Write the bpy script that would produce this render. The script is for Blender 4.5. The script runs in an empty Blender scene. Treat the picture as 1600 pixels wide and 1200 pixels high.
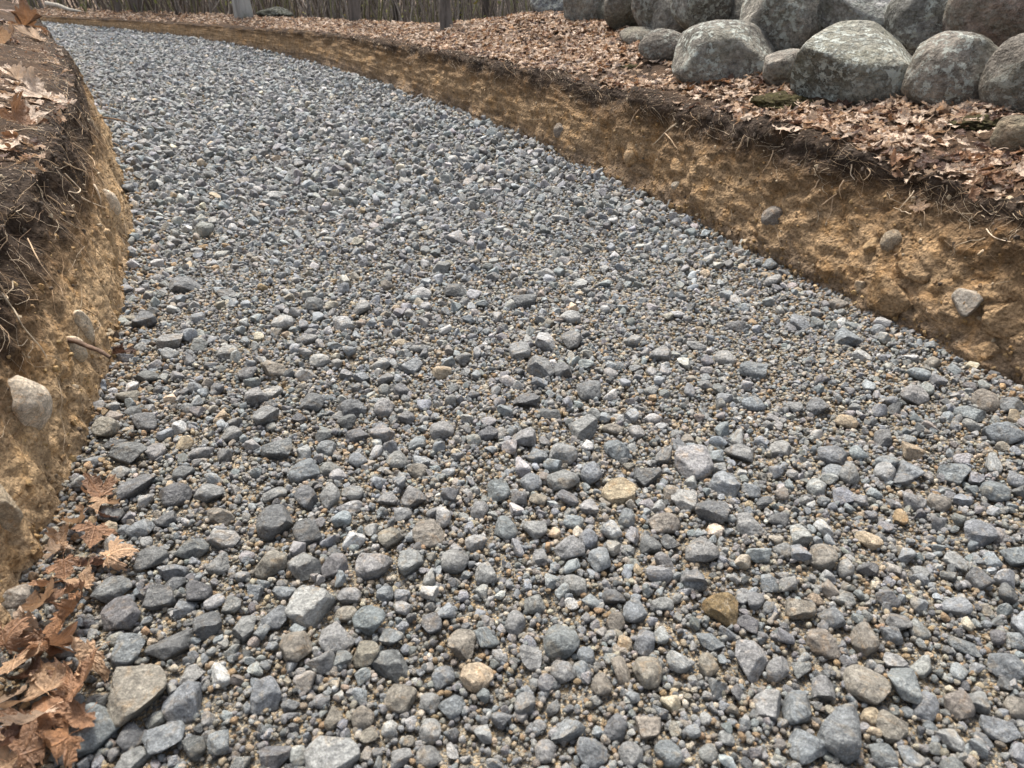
import bpy, bmesh, math, random
import numpy as np
from mathutils import Vector, Matrix, Euler
from mathutils.bvhtree import BVHTree

random.seed(7)
rng = np.random.default_rng(7)
scene = bpy.context.scene
COL = scene.collection

# ------------------------------------------------------------------ camera model (1600 x 1200 pixels)
F = 1062.0
H = 1.2
PITCH = math.atan(670 / F)
CP, SP = math.cos(PITCH), math.sin(PITCH)


def ray(px, py):
    u = (px - 800) / F
    v = (py - 600) / F
    return Vector((u, CP - v * SP, -SP - v * CP))


def at_z(px, py, z=0.0):
    r = ray(px, py)
    t = (z - H) / r.z
    return Vector((0, 0, H)) + r * t, t


def at_d(px, py, d):
    return Vector((0, 0, H)) + ray(px, py) * d


def project(P):
    x, y, z = P[0], P[1], P[2] - H
    d = y * CP - z * SP
    return 800 + F * x / d, 600 - F * (y * SP + z * CP) / d


# ------------------------------------------------------------------ noise in numpy
def _hash(ix, iy, iz, seed):
    h = (ix.astype(np.uint32) * np.uint32(374761393) + iy.astype(np.uint32) * np.uint32(668265263)
         + iz.astype(np.uint32) * np.uint32(2147483647) + np.uint32(seed * 974711 & 0xffffffff))
    h = (h ^ (h >> np.uint32(13))) * np.uint32(1274126177)
    h = (h ^ (h >> np.uint32(16))) * np.uint32(2246822519)
    return ((h ^ (h >> np.uint32(15))) & np.uint32(0xffffff)).astype(np.float64) / float(0xffffff) * 2 - 1


def vnoise(P, seed=0):
    P = np.asarray(P, float)
    I = np.floor(P).astype(np.int64)
    f = P - I
    f = f * f * f * (f * (f * 6 - 15) + 10)
    out = 0
    for dx in (0, 1):
        wx = f[:, 0] if dx else 1 - f[:, 0]
        for dy in (0, 1):
            wy = f[:, 1] if dy else 1 - f[:, 1]
            for dz in (0, 1):
                wz = f[:, 2] if dz else 1 - f[:, 2]
                out = out + wx * wy * wz * _hash(I[:, 0] + dx, I[:, 1] + dy, I[:, 2] + dz, seed)
    return out


def fbm(P, scale, octaves=4, seed=0, gain=0.5):
    P = np.asarray(P, float) * scale
    a, s, tot = 1.0, 0.0, 0.0
    for k in range(octaves):
        s = s + a * vnoise(P + 17.3 * k, seed + k)
        tot += a
        a *= gain
        P = P * 2.03
    return s / tot


def worley(P, scale, seed=0):
    """distance to the nearest of jittered cell points, and to the second"""
    P = np.asarray(P, float) * scale
    I = np.floor(P).astype(np.int64)
    d1 = np.full(len(P), 9.0)
    d2 = np.full(len(P), 9.0)
    for dx in (-1, 0, 1):
        for dy in (-1, 0, 1):
            for dz in (-1, 0, 1):
                c = I + np.array((dx, dy, dz))
                j = np.stack([_hash(c[:, 0], c[:, 1], c[:, 2], seed + k) * .5 + .5 for k in (1, 2, 3)], 1)
                d = np.sqrt(((c + j - P) ** 2).sum(1))
                nd2 = np.minimum(d2, np.maximum(d1, d))
                d1 = np.minimum(d1, d)
                d2 = nd2
    return d1, d2


# ------------------------------------------------------------------ object helpers
def tag(o, label=None, cat=None, group=None, kind=None):
    if label: o['label'] = label
    if cat: o['category'] = cat
    if group: o['group'] = group
    if kind: o['kind'] = kind
    return o


def np_mesh(name, V, Fs, smooth=True, mat=None):
    """V (n,3); Fs: array (m,3) or (m,4)"""
    me = bpy.data.meshes.new(name)
    V = np.ascontiguousarray(V, np.float32)
    Fs = np.ascontiguousarray(Fs, np.int32)
    n, k = Fs.shape
    me.vertices.add(len(V))
    me.vertices.foreach_set('co', V.ravel())
    me.loops.add(n * k)
    me.loops.foreach_set('vertex_index', Fs.ravel())
    me.polygons.add(n)
    me.polygons.foreach_set('loop_start', np.arange(0, n * k, k, dtype=np.int32))
    me.polygons.foreach_set('loop_total', np.full(n, k, np.int32))
    me.polygons.foreach_set('use_smooth', np.full(n, bool(smooth)))
    me.update(calc_edges=True)
    me.validate()
    if mat: me.materials.append(mat)
    return me


def obj(name, me, parent=None, loc=None):
    o = bpy.data.objects.new(name, me)
    COL.objects.link(o)
    if parent is not None: o.parent = parent
    if loc is not None: o.location = loc
    return o


def attr(me, name, typ, data, domain='POINT'):
    a = me.attributes.new(name, typ, domain)
    key = {'FLOAT': 'value', 'INT': 'value', 'FLOAT_VECTOR': 'vector', 'FLOAT_COLOR': 'color'}[typ]
    a.data.foreach_set(key, np.ascontiguousarray(data, np.int32 if typ == 'INT' else np.float32).ravel())


def grid_faces(n, m):
    i = np.arange(n - 1)[:, None] * m
    j = np.arange(m - 1)[None, :]
    a = (i + j).ravel()
    return np.stack([a, a + 1, a + m + 1, a + m], 1)


def tube(pts, radii, sides=5):
    """vertices and quads of a tube along a polyline"""
    pts = np.asarray(pts, float)
    n = len(pts)
    radii = np.broadcast_to(np.asarray(radii, float), (n,))
    T = np.gradient(pts, axis=0)
    T /= np.linalg.norm(T, axis=1, keepdims=True) + 1e-9
    ref = np.array((0.31, 0.52, 0.79))
    A = np.cross(T, ref)
    A /= np.linalg.norm(A, axis=1, keepdims=True) + 1e-9
    B = np.cross(T, A)
    ang = np.linspace(0, 2 * math.pi, sides, endpoint=False)
    V = (pts[:, None, :] + radii[:, None, None] * (np.cos(ang)[None, :, None] * A[:, None, :] + np.sin(ang)[None, :, None] * B[:, None, :])).reshape(-1, 3)
    Q = []
    for i in range(n - 1):
        for s in range(sides):
            t = (s + 1) % sides
            Q.append((i * sides + s, i * sides + t, (i + 1) * sides + t, (i + 1) * sides + s))
    Q.append((0, sides - 1, 1, 0) if False else (0, 1, 2, min(3, sides - 1)) if sides > 3 else (0, 1, 2, 2))
    e = (n - 1) * sides
    Q[-1:] = []
    return V, np.array(Q, np.int32)


class Pile:
    """collects pieces of geometry for ONE mesh"""
    def __init__(s):
        s.V, s.Q, s.C, s.n = [], [], [], 0

    def add(s, V, Q, c=None):
        s.V.append(V); s.Q.append(Q + s.n); s.n += len(V)
        if c is not None: s.C.append(np.tile(np.array(list(c) + [1.0])[None, :], (len(V), 1)))

    def mesh(s, name, mat, smooth=True):
        me = np_mesh(name, np.concatenate(s.V), np.concatenate(s.Q), smooth, mat)
        if s.C: attr(me, 'col', 'FLOAT_COLOR', np.concatenate(s.C))
        return me


# ------------------------------------------------------------------ materials
class NT:
    def __init__(s, name):
        s.m = bpy.data.materials.new(name)
        s.m.use_nodes = True
        s.t = s.m.node_tree
        s.b = s.t.nodes['Principled BSDF']

    def n(s, typ, **kw):
        nd = s.t.nodes.new(typ)
        for k, v in kw.items():
            if k == 'ins':
                for kk, vv in v.items(): nd.inputs[kk].default_value = vv
            else: setattr(nd, k, v)
        return nd

    def l(s, a, b): s.t.links.new(a, b)

    def noise(s, vec, scale, detail=4, rough=.55, dist=0.0):
        nd = s.n('ShaderNodeTexNoise', ins={'Scale': scale, 'Detail': detail, 'Roughness': rough, 'Distortion': dist})
        if vec is not None: s.l(vec, nd.inputs['Vector'])
        return nd.outputs['Fac']

    def voro(s, vec, scale, feature='F1', out='Distance'):
        nd = s.n('ShaderNodeTexVoronoi', feature=feature, ins={'Scale': scale})
        if vec is not None: s.l(vec, nd.inputs['Vector'])
        return nd.outputs[out]

    def ramp(s, fac, stops):
        nd = s.n('ShaderNodeValToRGB')
        e = nd.color_ramp.elements
        while len(e) < len(stops): e.new(0.5)
        for q, (p, c) in zip(e, stops):
            q.position = p
            q.color = (c, c, c, 1) if isinstance(c, (int, float)) else (*c, 1)
        s.l(fac, nd.inputs[0])
        return nd.outputs[0]

    def mix(s, fac, a, b, mode='MIX'):
        nd = s.n('ShaderNodeMix', data_type='RGBA', blend_type=mode)
        for sock, v in ((nd.inputs[0], fac), (nd.inputs[6], a), (nd.inputs[7], b)):
            if hasattr(v, 'links'): s.l(v, sock)
            elif isinstance(v, (int, float)): sock.default_value = v if sock.type == 'VALUE' else (v, v, v, 1)
            else: sock.default_value = (*v, 1)
        return nd.outputs[2]

    def math(s, op, a, b=0.0, clamp=False):
        nd = s.n('ShaderNodeMath', operation=op, use_clamp=clamp)
        for sock, v in ((nd.inputs[0], a), (nd.inputs[1], b)):
            if hasattr(v, 'links'): s.l(v, sock)
            else: sock.default_value = v
        return nd.outputs[0]

    def bump(s, h, dist, strength=1.0, nrm=None):
        nd = s.n('ShaderNodeBump', ins={'Distance': dist, 'Strength': strength})
        s.l(h, nd.inputs['Height'])
        if nrm is not None: s.l(nrm, nd.inputs['Normal'])
        return nd.outputs[0]

    def done(s, col, rough=.85, nrm=None, spec=.3):
        if hasattr(col, 'links'): s.l(col, s.b.inputs['Base Color'])
        else: s.b.inputs['Base Color'].default_value = (*col, 1)
        if hasattr(rough, 'links'): s.l(rough, s.b.inputs['Roughness'])
        else: s.b.inputs['Roughness'].default_value = rough
        s.b.inputs['Specular IOR Level'].default_value = spec
        if nrm is not None: s.l(nrm, s.b.inputs['Normal'])
        return s.m


def stone_material(name, instanced, fscale=1.0):
    t = NT(name)
    if instanced:
        a = t.n('ShaderNodeAttribute', attribute_type='INSTANCER', attribute_name='col')
        base = a.outputs['Color']
        co = t.n('ShaderNodeTexCoord').outputs['Object']
        add = t.n('ShaderNodeVectorMath', operation='ADD')
        sc = t.n('ShaderNodeVectorMath', operation='SCALE', ins={'Scale': 90.0})
        t.l(base, sc.inputs[0]); t.l(co, add.inputs[0]); t.l(sc.outputs[0], add.inputs[1])
        vec = add.outputs[0]
    else:
        oi = t.n('ShaderNodeObjectInfo')
        base = oi.outputs['Color']
        co = t.n('ShaderNodeTexCoord').outputs['Object']
        add = t.n('ShaderNodeVectorMath', operation='ADD')
        sc = t.n('ShaderNodeVectorMath', operation='SCALE', ins={'Scale': 3.0})
        t.l(oi.outputs['Location'], sc.inputs[0]); t.l(co, add.inputs[0]); t.l(sc.outputs[0], add.inputs[1])
        vec = add.outputs[0]
    mott = t.ramp(t.noise(vec, 1.6 * fscale, 6, .66, .6), [(.30, .58), (.5, 1.0), (.70, 1.5)])
    c = t.mix(1.0, base, mott, 'MULTIPLY')
    grain = t.ramp(t.noise(vec, 8 * fscale, 5, .78), [(.34, .50), (.5, 1.0), (.66, 1.6)])
    c = t.mix(.85, c, grain, 'MULTIPLY')
    # brownish stain patches and pale mineral specks
    st = t.ramp(t.noise(vec, 1.1 * fscale, 5, .6, 1.0), [(.54, 0.0), (.70, .55)])
    c = t.mix(st, c, t.mix(1.0, c, (1.35, 1.02, .68), 'MULTIPLY'))
    sp = t.ramp(t.voro(vec, 9 * fscale), [(.12, .75), (.26, 0.0)])
    sp2 = t.math('MULTIPLY', sp, t.ramp(t.noise(vec, 3 * fscale, 3), [(.42, 0.0), (.56, 1.0)]))
    c = t.mix(sp2, c, (.46, .44, .39))
    dk = t.ramp(t.voro(vec, 13 * fscale), [(.08, .55), (.17, 0.0)])
    dk2 = t.math('MULTIPLY', dk, t.ramp(t.noise(vec, 2.2 * fscale, 3), [(.5, 0.0), (.66, 1.0)]))
    c = t.mix(dk2, c, (.035, .033, .03))
    # thin pale veins running through the rock
    vn = t.ramp(t.math('ABSOLUTE', t.math('SUBTRACT', t.noise(vec, 1.3 * fscale, 3, .5, 1.2), .5)), [(.0, .45), (.018, 0.0)])
    c = t.mix(t.math('MULTIPLY', vn, t.ramp(t.noise(vec, .8 * fscale, 2), [(.5, 0.0), (.6, 1.0)])), c, (.42, .41, .38))
    h = t.math('ADD', t.math('MULTIPLY', t.noise(vec, 2.6 * fscale, 8, .72), 1.0), t.math('MULTIPLY', t.voro(vec, 3.4 * fscale), .45))
    h = t.math('ADD', h, t.math('MULTIPLY', t.noise(vec, 14 * fscale, 4, .75), .35))
    nrm = t.bump(h, .0055 if instanced else .016, .9)
    return t.done(c, t.ramp(mott, [(.0, .95), (1.0, .7)]), nrm, .35)


M_STONE = stone_material('crushed_stone', False, 26.0)
M_GRAVEL = stone_material('loose_gravel', True)


def boulder_material():
    t = NT('lichen_boulder')
    oi = t.n('ShaderNodeObjectInfo')
    co = t.n('ShaderNodeTexCoord').outputs['Object']
    add = t.n('ShaderNodeVectorMath', operation='ADD')
    sc = t.n('ShaderNodeVectorMath', operation='SCALE', ins={'Scale': 5.0})
    t.l(oi.outputs['Location'], sc.inputs[0]); t.l(co, add.inputs[0]); t.l(sc.outputs[0], add.inputs[1])
    v = add.outputs[0]
    base = oi.outputs['Color']
    c = t.mix(1.0, base, t.ramp(t.noise(v, 3, 8, .65), [(.30, .45), (.5, 1.0), (.70, 1.6)]), 'MULTIPLY')
    fine = t.ramp(t.noise(v, 34, 6, .8), [(.36, .40), (.5, 1.0), (.64, 1.7)])
    c = t.mix(.9, c, fine, 'MULTIPLY')
    g = t.ramp(t.noise(v, 2.2, 5, .6, .6), [(.48, 0.0), (.64, .42)])
    c = t.mix(g, c, (.150, .150, .098))
    lmask = t.math('MULTIPLY', t.ramp(t.noise(v, 26, 6, .72), [(.51, 0.0), (.545, 1.0)]), t.ramp(t.noise(v, 4.0, 3, .5), [(.40, 0.0), (.52, 1.0)]))
    lmask = t.math('MULTIPLY', lmask, oi.outputs['Alpha'])
    c = t.mix(t.math('MULTIPLY', lmask, .95), c, (.52, .54, .48))
    crack = t.ramp(t.math('ABSOLUTE', t.math('SUBTRACT', t.noise(v, 2.4, 4, .6, 1.5), .5)), [(.0, .65), (.012, 0.0)])
    c = t.mix(t.math('MULTIPLY', crack, t.ramp(t.noise(v, 3.1, 2), [(.52, 0.0), (.60, 1.0)])), c, (.05, .045, .038))
    h = t.math('ADD', t.noise(v, 7, 8, .62), t.math('ADD', t.math('MULTIPLY', t.noise(v, 40, 4, .7), .25), t.math('MULTIPLY', lmask, .05)))
    return t.done(c, .88, t.bump(h, .14, 1.0), .3)


M_BOULDER = boulder_material()


def bank_material(name, dark_from, ochre, lower, fissure=1.0):
    t = NT(name)
    P = t.n('ShaderNodeNewGeometry').outputs['Position']
    hr = t.n('ShaderNodeAttribute', attribute_name='hrel').outputs['Fac']
    n1 = t.noise(P, 5, 5, .6)
    n2 = t.noise(P, 22, 5, .65)
    n3 = t.noise(P, 110, 4, .7)
    hh = t.math('ADD', hr, t.math('MULTIPLY', t.math('SUBTRACT', n1, .5), .55))
    hh = t.math('ADD', hh, t.math('MULTIPLY', t.math('SUBTRACT', n2, .5), .22))
    d = dark_from
    c = t.ramp(hh, [(.05, lower), (.28, tuple(x * .96 for x in ochre)), (d - .32, ochre), (d - .06, (.17, .108, .058)), (d + .06, (.062, .042, .028)), (.98, (.052, .037, .027))])
    rich = t.ramp(t.noise(P, 9, 4, .6, .8), [(.5, 0.0), (.68, .6)])
    c = t.mix(rich, c, t.mix(1.0, c, (1.20, 1.0, .70), 'MULTIPLY'))
    grey = t.ramp(t.noise(P, 14, 5, .6), [(.52, 0.0), (.66, .5)])
    c = t.mix(grey, c, t.mix(1.0, c, (.72, .76, .84), 'MULTIPLY'))
    c = t.mix(.9, c, t.ramp(n2, [(.3, .55), (.5, 1.0), (.72, 1.5)]), 'MULTIPLY')
    c = t.mix(.9, c, t.ramp(n3, [(.32, .55), (.5, 1.0), (.7, 1.5)]), 'MULTIPLY')
    specks = t.math('MULTIPLY', t.ramp(t.voro(P, 75), [(.12, .8), (.2, 0.0)]), t.ramp(t.noise(P, 26, 2), [(.54, 0.0), (.62, 1.0)]))
    c = t.mix(specks, c, (.42, .33, .21))
    crumbs = t.ramp(t.voro(P, 48), [(.0, 1.0), (.55, 0.0)])
    h = t.math('ADD', t.math('MULTIPLY', n2, .9), t.math('ADD', t.math('MULTIPLY', n3, .35), t.math('MULTIPLY', crumbs, .35)))
    return t.done(c, .95, t.bump(h, .045, 1.0), .15)


M_RBANK = bank_material('cut_soil', .80, (.350, .235, .132), (.250, .180, .120))
M_LBANK = bank_material('pale_cut_soil', .66, (.50, .345, .195), (.40, .280, .165))


def floor_material():
    t = NT('forest_soil')
    P = t.n('ShaderNodeNewGeometry').outputs['Position']
    n = t.noise(P, 6, 6, .65)
    c = t.ramp(n, [(.3, (.030, .020, .013)), (.5, (.065, .042, .027)), (.7, (.115, .070, .042))])
    c = t.mix(.9, c, t.ramp(t.noise(P, 60, 5, .7), [(.32, .5), (.5, 1.0), (.7, 1.7)]), 'MULTIPLY')
    h = t.math('ADD', t.noise(P, 24, 6, .7), t.math('MULTIPLY', t.noise(P, 90, 4, .7), .5))
    return t.done(c, .95, t.bump(h, .03, 1.0), .15)


M_FLOOR = floor_material()


def litter_ground_material():
    t = NT('distant_leaf_litter')
    P = t.n('ShaderNodeNewGeometry').outputs['Position']
    c = t.ramp(t.noise(P, 2.2, 8, .75), [(.3, (.08, .062, .048)), (.5, (.18, .130, .098)), (.68, (.28, .205, .155))])
    return t.done(c, .95, t.bump(t.noise(P, 6, 6, .7), .06, .8), .1)


M_FAR = litter_ground_material()


def bed_material():
    t = NT('gravel_fines')
    P = t.n('ShaderNodeNewGeometry').outputs['Position']
    vc = t.voro(P, 210, 'F1', 'Color')
    vd = t.voro(P, 210)
    bw = t.n('ShaderNodeSeparateColor'); t.l(vc, bw.inputs[0])
    c = t.ramp(bw.outputs[0], [(.0, (.08, .075, .066)), (.35, (.17, .16, .14)), (.6, (.28, .20, .11)), (.8, (.36, .31, .23)), (1.0, (.14, .145, .145))])
    c = t.mix(.9, c, t.ramp(t.noise(P, 7, 5, .6), [(.3, .55), (.5, .9), (.7, 1.3)]), 'MULTIPLY')
    h = t.math('ADD', t.math('MULTIPLY', vd, -.9), t.noise(P, 40, 5, .7))
    return t.done(c, .95, t.bump(h, .006, 1.0), .2)


M_BED = bed_material()


def leaf_material(name, instanced):
    t = NT(name)
    if instanced:
        base = t.n('ShaderNodeAttribute', attribute_type='INSTANCER', attribute_name='col').outputs['Color']
        co = t.n('ShaderNodeTexCoord').outputs['Object']
    else:
        oi = t.n('ShaderNodeObjectInfo')
        base = oi.outputs['Color']
        add = t.n('ShaderNodeVectorMath', operation='ADD')
        t.l(t.n('ShaderNodeTexCoord').outputs['Object'], add.inputs[0]); t.l(oi.outputs['Location'], add.inputs[1])
        co = add.outputs[0]
    vein = t.n('ShaderNodeAttribute', attribute_name='vein').outputs['Fac']
    c = t.mix(1.0, base, t.ramp(t.noise(co, 2.6, 6, .65), [(.3, .6), (.5, 1.0), (.72, 1.4)]), 'MULTIPLY')
    sp = t.ramp(t.noise(co, 12, 4, .6), [(.56, 0.0), (.68, .6)])
    c = t.mix(sp, c, t.mix(1.0, c, (.5, .42, .36), 'MULTIPLY'))
    c = t.mix(t.math('MULTIPLY', vein, .5), c, t.mix(1.0, c, (1.5, 1.4, 1.3), 'MULTIPLY'))
    back = t.n('ShaderNodeNewGeometry').outputs['Backfacing']
    c = t.mix(t.math('MULTIPLY', back, .5), c, t.mix(1.0, c, (1.25, 1.2, 1.15), 'MULTIPLY'))
    h = t.math('ADD', t.noise(co, 5, 5, .6), t.math('MULTIPLY', vein, .5))
    t.done(c, .5, t.bump(h, .10, .6), .45)
    tr = t.n('ShaderNodeBsdfTranslucent'); t.l(c, tr.inputs['Color'])
    mx = t.n('ShaderNodeMixShader', ins={0: .22})
    t.l(t.b.outputs[0], mx.inputs[1]); t.l(tr.outputs[0], mx.inputs[2])
    t.l(mx.outputs[0], t.t.nodes['Material Output'].inputs[0])
    return t.m


M_LEAF = leaf_material('dry_leaf', False)
M_LITTER = leaf_material('leaf_litter', True)


def fibre_material(name, instcol=True, col=(.3, .2, .12), scale=30, bumpd=.004):
    t = NT(name)
    P = t.n('ShaderNodeNewGeometry').outputs['Position']
    base = t.n('ShaderNodeAttribute', attribute_name='col').outputs['Color'] if instcol else t.mix(0.0, col, col)
    c = t.mix(.9, base, t.ramp(t.noise(P, scale, 4, .6), [(.3, .6), (.5, 1.0), (.7, 1.4)]), 'MULTIPLY')
    return t.done(c, .85, t.bump(t.noise(P, scale * 3, 4, .65), bumpd, .8), .25)


M_FIBRE = fibre_material('root_fibre')
M_ROOT = fibre_material('root_bark', False, (.20, .125, .07))
M_TWIG = fibre_material('twig_bark', False, (.13, .085, .06))


def bark_material(name, col, dark, scale=7):
    t = NT(name)
    co = t.n('ShaderNodeTexCoord').outputs['Object']
    mp = t.n('ShaderNodeMapping', ins={'Scale': (1, 1, .18)}); t.l(co, mp.inputs[0])
    n = t.noise(mp.outputs[0], scale * 2, 7, .68)
    c = t.ramp(n, [(.3, dark), (.55, col), (.75, tuple(min(.8, x * 1.35) for x in col))])
    c = t.mix(t.ramp(t.noise(co, 3, 5, .6), [(.55, 0.0), (.7, .5)]), c, (.10, .115, .055))
    return t.done(c, .92, t.bump(n, .05, .9), .2)


M_BARK = [bark_material('grey_brown_bark', (.165, .142, .122), (.055, .045, .037)),
          bark_material('pale_bark', (.40, .385, .35), (.15, .14, .125), 3),
          bark_material('dark_bark', (.100, .084, .072), (.032, .027, .022))]


def moss_material():
    t = NT('moss')
    P = t.n('ShaderNodeNewGeometry').outputs['Position']
    n = t.noise(P, 55, 6, .75)
    c = t.ramp(n, [(.34, (.030, .022, .014)), (.5, (.060, .050, .024)), (.70, (.120, .110, .048))])
    return t.done(c, .95, t.bump(n, .02, 1.0), .1)


M_MOSS = moss_material()
# ------------------------------------------------------------------ the trench: its two foot lines
CR = np.array([-1.32598215e-04, 2.44988880e-03, -3.81141282e-02, -2.32965446e-01, 2.16084225e+00])
_l = np.array([(30, 950), (80, 850), (130, 740), (152, 650), (168, 590), (190, 480), (200, 400), (198, 330), (190, 265)])
_pl = [at_z(x, y)[0] for x, y in _l] + [at_z(x, y, .6)[0] + Vector((.09, -.03, 0)) for x, y in ((150, 140), (130, 105), (105, 75), (85, 42))]
CL = np.polyfit([p.y for p in _pl], [p.x for p in _pl], 3)


def _ext(c, Y, lo, hi):
    Yc = np.clip(Y, lo, hi)
    return np.polyval(c, Yc) + (Y - Yc) * np.polyval(np.polyder(c), Yc)


def right_x(Y): return _ext(CR, np.asarray(Y, float), 1.4, 16.0)
def left_x(Y): return _ext(CL, np.asarray(Y, float), 0.7, 9.0)


def slope(f, Y): return (f(np.asarray(Y) + .02) - f(np.asarray(Y) - .02)) / .04


def stations(y0, y1, k):
    ys = [y0]
    while ys[-1] < y1:
        d = max(1.9, math.hypot(ys[-1], 1.6))
        ys.append(ys[-1] + k * d ** 1.15 * (1.8 if ys[-1] < .6 else 1))
    return np.array(ys)


def bed_z(x, y):
    x = np.atleast_1d(np.asarray(x, float)); y = np.atleast_1d(np.asarray(y, float))
    P = np.stack([x, y, 0 * x], 1)
    z = .022 * fbm(P, 1.1, 3, 5) + .008 * fbm(P, 6, 2, 8)
    w0, w1 = left_x(y), right_x(y)
    edge = np.minimum(x - w0, w1 - x)
    w = (x - w0) / (w1 - w0)
    rut = .018 * (np.exp(-((w - .76) / .10) ** 2) + .7 * np.exp(-((w - .30) / .09) ** 2))      # two faint wheel tracks
    return z - rut + .010 * np.clip(1 - edge / .25, 0, 1.3)


# gravel bed
ys = stations(-3.2, 17.5, .022)
ws = np.linspace(-.08, 1.08, 130)
X = left_x(ys)[:, None] * (1 - ws[None, :]) + right_x(ys)[:, None] * ws[None, :]
Yg = np.repeat(ys[:, None], len(ws), 1)
Z = bed_z(X.ravel(), Yg.ravel()) - .004
me = np_mesh('gravel_bed', np.stack([X.ravel(), Yg.ravel(), Z], 1), grid_faces(len(ys), len(ws)), True, M_BED)
tag(obj('gravel_bed', me), kind='structure')


def right_h(Y):
    return np.interp(Y, [-3, 2.2, 4.3, 5.4, 6.9, 9.0, 11.4, 14.4, 15.8, 18], [.53, .53, .50, .47, .43, .385, .27, .17, .13, .10])


def loft(f, sign, ys, hfun, top_rise, lean, far, amp, seed):
    """a cut bank: columns run from its foot up the face and out over the ground above"""
    n = len(ys)
    x0 = f(ys); sl = slope(f, ys)
    nrm = np.stack([np.ones(n), -sl], 1) * sign
    nrm /= np.linalg.norm(nrm, axis=1, keepdims=True)
    h = hfun(ys)
    ft = np.linspace(0, 1, 74)
    out = [.01]
    while out[-1] < far: out.append(out[-1] + .008 + .055 * out[-1] ** 1.05)
    out = np.array(out)
    nf, no = len(ft), len(out)
    U = np.zeros((n, nf + no)); Zz = np.zeros_like(U)
    s = lean * (h / .48)
    U[:, :nf] = s[:, None] * (ft[None, :] ** 1.15)
    Zz[:, :nf] = -.05 + (h[:, None] + .05) * ft[None, :]
    U[:, nf:] = s[:, None] + out[None, :]
    Zz[:, nf:] = h[:, None] + top_rise(out[None, :], ys[:, None])
    # round the crest
    for _ in range(7):
        U[:, 1:-1] = .25 * U[:, :-2] + .5 * U[:, 1:-1] + .25 * U[:, 2:] if _ < 0 else U[:, 1:-1]
        m = slice(nf - 8, nf + 6)
        a = slice(nf - 9, nf + 5); b = slice(nf - 7, nf + 7)
        U[:, m] = .25 * U[:, a] + .5 * U[:, m] + .25 * U[:, b]
        Zz[:, m] = .25 * Zz[:, a] + .5 * Zz[:, m] + .25 * Zz[:, b]
    P = np.zeros((n, nf + no, 3))
    P[:, :, 0] = x0[:, None] + nrm[:, None, 0] * U
    P[:, :, 1] = ys[:, None] + nrm[:, None, 1] * U
    P[:, :, 2] = Zz
    # displace along the normal
    du = np.gradient(U, axis=1); dz = np.gradient(Zz, axis=1)
    ln = np.sqrt(du ** 2 + dz ** 2) + 1e-9
    nu, nz = -dz / ln, du / ln
    Q = P.reshape(-1, 3)
    hrel = (Zz / np.maximum(h[:, None], .05))
    disp = amp(Q, np.clip(hrel, 0, 1.2).ravel(), U.ravel()).reshape(n, -1)
    fade = np.minimum(1, h / .42)[:, None]
    disp = disp * fade
    P[:, :, 0] += nrm[:, None, 0] * nu * disp
    P[:, :, 1] += nrm[:, None, 1] * nu * disp
    P[:, :, 2] += nz * disp
    return P, hrel, U, nf, disp


def right_rise(u, Y):
    near = np.clip((9.2 - Y) / 2.0, 0, 1)
    up = (.13 + .11 * np.clip((Y - 4) / 3, 0, 1)) * np.clip(u / (.7 + .5 * np.clip((Y - 4) / 3, 0, 1)), 0, 1) ** 1.2 + .03 * np.clip((u - .7) / 1.0, 0, 1)
    drop = -.24 * np.clip(u - 4.5, 0, 7)
    flat = .02 * np.clip(u, 0, 1) - .22 * np.clip(u - 1.7, 0, 9)
    return near * (up + drop) + (1 - near) * flat


def amp_r(Q, hr, U):
    face = np.clip((.28 - U) / .12, 0, 1)
    a = .050 * fbm(Q, 2.3, 3, 11) + .034 * fbm(Q, 7, 4, 12)
    d1, d2 = worley(Q + .02 * np.stack([vnoise(Q * 20, 3), vnoise(Q * 20, 4), vnoise(Q * 20, 5)], 1), 9.5, 21)
    clod = np.clip((d2 - d1) * 2.2, 0, 1)
    patch = np.clip(fbm(Q, 2.6, 2, 31) * 2.2 + .45, 0, 1)
    a = a + .024 * (clod - .6) * patch
    e1, _ = worley(Q, 31, 41)
    a = a + .018 * (.5 - e1) + .018 * fbm(Q, 24, 3, 13)
    # ragged crest with bites taken out of it
    bite = np.clip(fbm(Q * np.array((1, 1, .3)), 4.2, 3, 51) - .02, 0, 1)
    a = a - .10 * bite * np.exp(-((hr - .93) / .16) ** 2) * face
    top = .020 * fbm(Q, 5, 4, 61) + .012 * fbm(Q, 20, 2, 62)
    return (a + .012) * face + top * (1 - face)


def amp_l(Q, hr, U):
    face = np.clip((.24 - U) / .10, 0, 1)
    S = Q * np.array((1, 1, .22))
    a = .040 * fbm(Q, 2.0, 3, 71) + .024 * fbm(S, 9, 4, 72) + .013 * fbm(S, 34, 3, 73)
    d1, d2 = worley(Q * np.array((1, 1, .5)), 12, 81)
    a = a + .016 * (np.clip((d2 - d1) * 2, 0, 1) - .6) * np.clip(fbm(Q, 3, 2, 83) * 2.4 + .3, 0, 1)
    e1, _ = worley(Q * np.array((1, 1, .6)), 34, 91)
    a = a - .010 * np.clip(.34 - e1, 0, 1) / .34 + .008 * fbm(Q, 34, 3, 74)
    bite = np.clip(fbm(Q * np.array((1, 1, .3)), 4.5, 3, 95), 0, 1)
    a = a - .11 * bite * np.exp(-((hr - .88) / .16) ** 2) * face
    top = .035 * fbm(Q, 3.2, 4, 96) + .014 * fbm(Q, 18, 3, 97)
    return a * face + top * (1 - face)


BVH = {}
SURF = {}


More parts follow.
